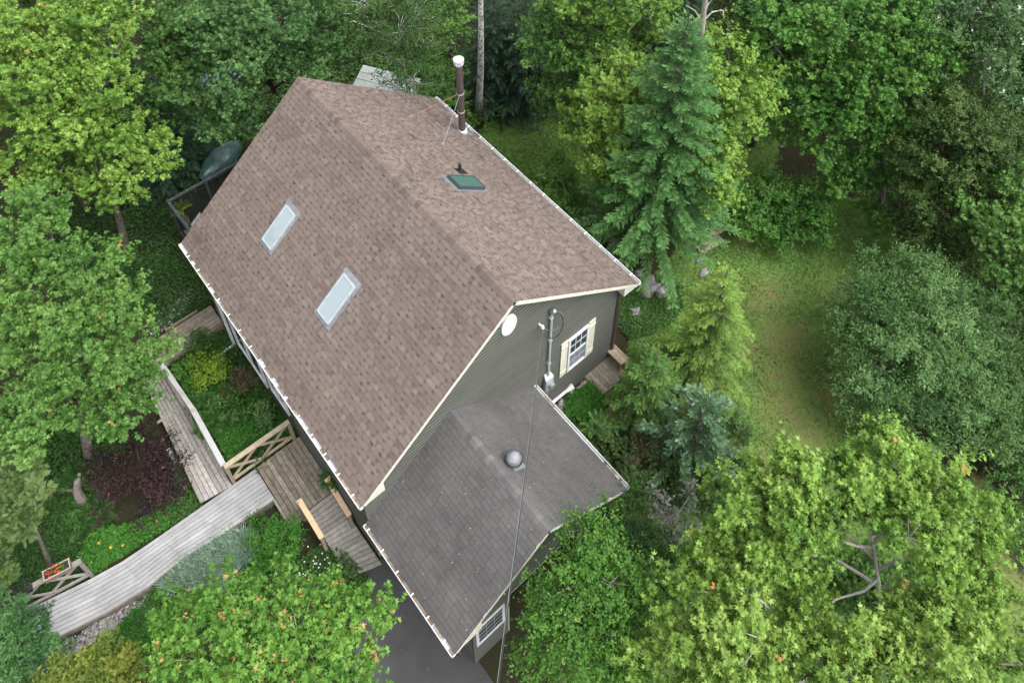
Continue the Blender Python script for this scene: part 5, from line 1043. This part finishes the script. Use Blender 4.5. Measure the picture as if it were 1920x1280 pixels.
cover('undergrowth', 'dark forest undergrowth under the trees left of the roof', 'undergrowth', [(100, 380), (320, 320), (340, 470), (230, 640), (120, 640)], 9000, LF['herbdark'], OVAL, .11, .4, bt=.3)
cover('undergrowth', 'dark undergrowth beneath the left maple', 'undergrowth', [(0, 760), (220, 780), (270, 830), (160, 900), (0, 900)], 9000, LF['herbdark'], OVAL, .1, .4, bt=.4)
cover('undergrowth', 'dark forest undergrowth along the upper edge of the wood', 'undergrowth', [(600, 0), (1300, -60), (1900, -20), (1930, 500), (1700, 420), (1560, 320), (1420, 200), (1180, 190), (990, 190), (880, 210)], 22000, LF['herbdark'], OVAL, .14, .5, bt=.3)
cover('undergrowth', 'dark forest undergrowth along the right hand wood', 'undergrowth', [(1880, 420), (1960, 300), (2500, 300), (2600, 1300), (2000, 1300), (1960, 950), (1900, 800)], 16000, LF['herbdark'], OVAL, .14, .4, bt=.4)
cover('weeds', 'weeds and herbs along the gable wall around boulder and platform', 'weeds', [(1160, 530), (1260, 520), (1300, 560), (1250, 620), (1180, 640), (1150, 600)], 7000, LF['herbdark'], OVAL, .07, .2, bt=.6)
cover('weeds', 'weedy green plants between the stones and the junipers', 'weeds', [(1060, 745), (1110, 720), (1140, 760), (1110, 800), (1060, 790)], 5000, LF['herb'], OVAL, .075, .3, bt=.35)
# lawn texture of real blades and clover leaves
def lawn_points(n):
    allp = np.array(sum(LAWN, [])); x0, y0 = allp.min(0)-.5; x1, y1 = allp.max(0)+.5
    X = RNG.uniform(x0, x1, n); Y = RNG.uniform(y0, y1, n); k = lawn_mask(X, Y); X, Y = X[k], Y[k]
    d = dry_mask(X, Y); k = RNG.random(len(X)) > d*.75; X, Y, d = X[k], Y[k], d[k]
    return np.stack([X, Y, hz(X, Y)], -1), d
P_, d_ = lawn_points(420000); k = len(P_); cl = .5+.5*np.sin(P_[:, 0]*1.9+np.sin(P_[:, 1]*2.3))*np.sin(P_[:, 1]*1.6+1.2*np.sin(P_[:, 0]*1.3))
T_ = np.clip(.34+.25*cl+RNG.normal(0, .24, k), 0, .8); T_ = np.where(RNG.random(k) < .1+.5*d_, .95, T_)
tag(leaves('lawn_grass', P_, nrm(rdir(k)*np.array((1, 1, .3))+np.array((0, 0, .55))), rdir(k)+np.array((0, 0, .8)), (.055+.035*cl)*RNG.uniform(.6, 1.6, k), T_, NARROW, LF['grass']), 'short patchy lawn grass with clover', 'lawn', None, 'stuff')
P_, d_ = lawn_points(60000); cl = np.sin(P_[:, 0]*3.3+2*np.sin(P_[:, 1]*1.7))*np.sin(P_[:, 1]*2.9+P_[:, 0]*.8); k_ = (cl > .35) & (d_ < .4); P_ = P_[k_]+np.array((0, 0, .03)); k = len(P_)
tag(leaves('clover', P_, nrm(rdir(k)*np.array((1, 1, .25))), rdir(k)*.35+np.array((0, 0, 1.)), .06*RNG.uniform(.6, 1.4, k), RNG.random(k)*.8, OVAL, LF['herb']), 'clover and weed patches in the lawn', 'weeds', None, 'stuff')
def litter(n, fn, label, m, sz):
    P = np.array([fn() for _ in range(n)]); k = len(P)
    tag(leaves('fallen_leaves', P, nrm(rdir(k)*np.array((1, 1, .1))), rdir(k)*.25+np.array((0, 0, 1.)), sz*RNG.uniform(.5, 1.4, k), RNG.random(k), OVAL, m), label, 'leaves', None, 'stuff')
def on_drive():
    x, y = random.uniform(-6.5, -3.9), random.uniform(-7, .3); return (x, y, float(hz(x, y))+.06+.02)
litter(130, on_drive, 'fallen leaves scattered on the asphalt driveway', LF['brownherb'], .06)
def on_boards():
    if random.random() < .5: return (random.uniform(-5.8, -4.5), random.uniform(2.5, 4.3), DZ+.012)
    return (random.uniform(-7.3, -6.7), random.uniform(4.6, 8.9), DZ+.012)
litter(90, on_boards, 'fallen leaves and twigs scattered on the deck boards', LF['brownherb'], .05)
litter(160, lambda: gp(random.choice((-1, 1)), random.uniform(GY0+.1, GY1-.1), random.uniform(.1, GSL-.2), .024), 'specks of fallen leaf on the grey garage roof', LF['lichen'], .035)
litter(150, lambda: roof_pt(random.choice((-1, 1)), random.uniform(.2, HL-.2), random.uniform(.1, SL-.3), .026), 'specks of fallen leaf on the brown house roof', LF['brownherb'], .04)
# ------------------------------------------------------------------ small things
def planter(cx, cy, z, d, ln, wd, ht, m, rim, label, flower):
    t = thing('planter_box', label, 'planter', (cx, cy, z)); d = np.array((*d, 0.)); s_ = np.array((-d[1], d[0], 0)); c = np.array((cx, cy, z)); b = MB()
    for k in (-1, 1):
        b.beam(c+s_*k*wd/2-d*ln/2+(0, 0, ht/2), c+s_*k*wd/2+d*ln/2+(0, 0, ht/2), .02, ht); b.beam(c+d*k*ln/2-s_*wd/2+(0, 0, ht/2), c+d*k*ln/2+s_*wd/2+(0, 0, ht/2), .02, ht-.004)
    b.build('box', m, t); b = MB()
    for k in (-1, 1):
        b.beam(c+s_*k*wd/2-d*(ln/2+.02)+(0, 0, ht), c+s_*k*wd/2+d*(ln/2+.02)+(0, 0, ht), .022, .02, .9); b.beam(c+d*k*ln/2-s_*wd/2+(0, 0, ht+.002), c+d*k*ln/2+s_*wd/2+(0, 0, ht+.002), .022, .02, .9)
    b.build('rim', rim, t); b = MB(); b.beam(c-d*ln/2*.96+(0, 0, ht*.55), c+d*ln/2*.96+(0, 0, ht*.55), wd*.95, .04); b.build('soil', MT['dark'], t)
    n = 70; P = c+d*RNG.normal(.0, ln*.2, n)[:, None]+s_*RNG.uniform(-.4, .4, n)[:, None]*wd+np.stack([np.zeros(n), np.zeros(n), ht*.6+RNG.random(n)*.12], -1)
    leaves('leaves', P, rdir(n), np.tile((0, 0, 1.), (n, 1))+RNG.normal(size=(n, 3))*.4, .07, RNG.random(n)*.7, OVAL, LF['herb' if flower else 'herbdark'], t)
    if flower:
        n = 60; P = c+d*np.where(RNG.random(n) < .75, RNG.normal(.0, .05, n), RNG.normal(.17, .03, n))[:, None]+s_*RNG.uniform(-.3, .3, n)[:, None]*wd+np.stack([np.zeros(n), np.zeros(n), ht*.9+RNG.random(n)*.12], -1)
        leaves('flowers', P, rdir(n), np.tile((0, 0, 1.), (n, 1))+RNG.normal(size=(n, 3))*.4, .05, RNG.random(n), OVAL, LF['red'], t)
    under(t)
dr_ = nrm(np.array([[-1.8, .34]]))[0]
def onrail(s): return (-10.5-1.8*s, 4.86+.34*s)
planter(*onrail(.27), .745, dr_, .62, .24, .17, MT['oldwood'], MT['pinkrim'], 'pink rimmed planter box with red flowers on the ramp rail', True)
planter(*onrail(.72), .745, dr_, .38, .26, .16, MT['black'], MT['black'], 'black planter box on the ramp rail next to the flower box', False)
planter(*onrail(.96), .745, dr_, .34, .26, .15, MT['black'], MT['black'], 'outer black planter box at the far end of the ramp rail', False)
# hanging fern pot by the short ramp rail
t = thing('potted_fern', 'dark hanging pot with a trailing fern beside the ramp handrail', 'potted plant', (-4.42, 2.35, .7)); b = MB(); c = np.array((-4.42, 2.4, .72))
b.tube([c, c+np.array((0, 0, .2)), c+np.array((0, 0, .22))], [.1, .16, .15], 14, .3); b.build('pot', MT['black'], t)
n = 160; D_ = nrm(rdir(n)*np.array((1, 1, .5))+np.array((0, -.4, -.15))); leaves('fronds', c+np.array((0, 0, .2))+D_*RNG.uniform(0, .25, n)[:, None], D_, np.tile((0, 0, 1.), (n, 1)), .22, RNG.random(n)*.7, FERN, LF['fern'], t); under(t)
cover('ground_cover', 'dark green plants between the short ramp and the garage wall', 'ground cover', [(668, 945), (695, 985), (735, 1050), (722, 1050), (678, 985)], 1500, LF['herbdark'], OVAL, .09, .2, bt=.4)
# driftwood snag
c = gpt(158, 945); t = thing('driftwood', 'weathered grey driftwood stump standing by the purple barberry', 'stump', tuple(c)); b = MB()
b.tube([c-np.array((0, 0, .1)), c+np.array((.02, 0, .35)), c+np.array((.05, .08, .7)), c+np.array((.2, .12, 1.05)), c+np.array((.32, .1, 1.3))], [.16, .15, .12, .09, .05], 9); b.tube([c+np.array((.06, .08, .72)), c+np.array((-.12, .1, .98))], [.07, .03], 7); b.build('stump', MT['bark'], t); under(t)
# dark screened rail at the back left
zt = 2.0; A0 = np.array((-3.98, 13.16, zt)); A1 = np.array((-1.3, 13.2, zt)); A2 = np.array((-3.93, 11.0, zt))
t = thing('screened_porch', 'black framed mesh enclosure behind the left end of the house', 'porch', (-2.6, 12, 0))
for p0, p1 in ((A0, A1), (A0, A2)):
    b = MB(); b.beam(p0, p1, .1, .06, .4); r_ = b.build('top_rail', MT['darkframe'], t); b = MB(); d = p1-p0
    for k in range(26):
        if RNG.random() < .4: f = k/26+RNG.uniform(0, .03); b.beam(p0+d*f+np.array((0, 0, .034)), p0+d*(f+.025)+np.array((0, 0, .034)), RNG.uniform(.012, .035), .006, .2)
    tag(b.build('peeling_paint', MT['stone'], r_), kind='stuff')
    b = MB(); b.beam(p0-np.array((0, 0, 1.7)), p1-np.array((0, 0, 1.7)), .06, .1, .3); b.build('bottom_rail', MT['darkframe'], t)
    b = MB(); z = np.array((0, 0, 1.66)); b.face([p0-z, p1-z, p1-np.array((0, 0, .03)), p0-np.array((0, 0, .03))]); b.build('mesh_panel', MT['screen'], t)
for p0 in (A0, A0+(A1-A0)*.5, A2): b = MB(); b.beam(p0-np.array((0, 0, 2.4)), p0+np.array((0, 0, .05)), .09, .09, .4); b.build('post', MT['darkframe'], t)
b = MB(); strips(b, [(-3.9, 10.2, .35), (-3.9, 13.1, .35)], [(-1.3, 10.2, .35), (-1.3, 13.1, .35)], 18); b.build('planking', MT['oldwood'], t)
b = MB(); b.beam((-3.9, 10.9, 2.0), (-2.6, 10.9, 2.0), .08, .08, .3); b.build('cross_rail', MT['darkframe'], t); under(t)
c = at(338, 392, 1.3); t = thing('spiky_plant', 'yellow green spiky leafed plant inside the mesh enclosure', 'potted plant', (c[0], c[1], .35)); n = 34
D_ = nrm(rdir(n)*np.array((1, 1, .35))+np.array((0, 0, .35))); leaves('leaves', np.tile(c, (n, 1)), D_, np.tile((0, 0, 1.), (n, 1)), .42, RNG.random(n)*.8, NARROW, LF['lime'], t)
b = MB(); b.tube([(c[0], c[1], .35), (c[0], c[1], .7), tuple(c)], [.14, .17, .03], 12); b.build('pot', MT['darkbark'], t); under(t)
# teal covered hull
c0, c1 = at(374, 330, .9), at(446, 258, .9); t = thing('covered_hull', 'long teal glossy hull shaped cover among ferns beyond the mesh enclosure', 'cover', tuple((c0+c1)/2)); b = MB(); K = 16; NR = 10; d = c1-c0; ln = np.linalg.norm(d); u = d/ln; s_ = np.array((-u[1], u[0], 0)); rings = []
for k in range(K+1):
    f = k/K; w_ = .48*math.sin(math.pi*min(1, max(.02, f*.94+.03)))**.6; h_ = .55*math.sin(math.pi*(f*.9+.05))**.5
    rings.append([c0+d*f+s_*w_*math.cos(math.pi*j/NR)+np.array((0, 0, -.35+h_*math.sin(math.pi*j/NR)**.8+.02*math.sin(7*f*3+j))) for j in range(NR+1)])
for k in range(K):
    for j in range(NR): b.face([rings[k][j], rings[k+1][j], rings[k+1][j+1], rings[k][j+1]], RNG.random())
b.build('cover', MT['teal'], t, True); under(t)
# blue tarp over a stack
c = at(413, 150, .8); t = thing('tarp_stack', 'blue tarp glimpsed through leaves left of the ridge', 'tarp', tuple(c)); b = MB()
nn = 12; H_ = [[c+np.array((-.8+1.6*i/nn, -.5+1.0*j/nn, .45*(1-(2*i/nn-1)**4)*(1-(2*j/nn-1)**4)+.04*math.sin(i*2+j))) for j in range(nn+1)] for i in range(nn+1)]
for i in range(nn):
    for j in range(nn): b.face([H_[i][j], H_[i+1][j], H_[i+1][j+1], H_[i][j+1]], RNG.random())
b.build('tarp', MT['bluetarp'], t); b = MB(); b.box(c[0]-.7, c[0]+.7, c[1]-.4, c[1]+.4, c[2]-.9, c[2]+.2); b.build('stack', MT['darkbark'], t); under(t)
# shed behind the ridge
t = thing('shed', 'shed with pale metal roof half hidden behind the ridge', 'shed', (4.9, 13.4, 0)); q = [at(655, 172, 2.3), at(681, 122, 2.5), at(790, 148, 2.5), at(770, 205, 2.3)]
b = MB(); b.hexa([p_-np.array((0, 0, .05)) for p_ in q]+[p_ for p_ in q], .5)
for k in range(1, 4):
    f = k/4; p0, p1 = q[0]*(1-f)+q[1]*f, q[3]*(1-f)+q[2]*f; b.beam(p0+(0, 0, .01), p1+(0, 0, .01), .03, .025, .3)
b.build('roof', MT['shedroof'], t); b = MB(); cen = sum(q)/4; w_ = [cen+(p_-cen)*.9 for p_ in q]
b.hexa([np.array((p_[0], p_[1], -.2)) for p_ in w_]+[np.array((p_[0], p_[1], p_[2]-.055)) for p_ in w_], .5); b.build('wall', MT['oldwood'], t); under(t)
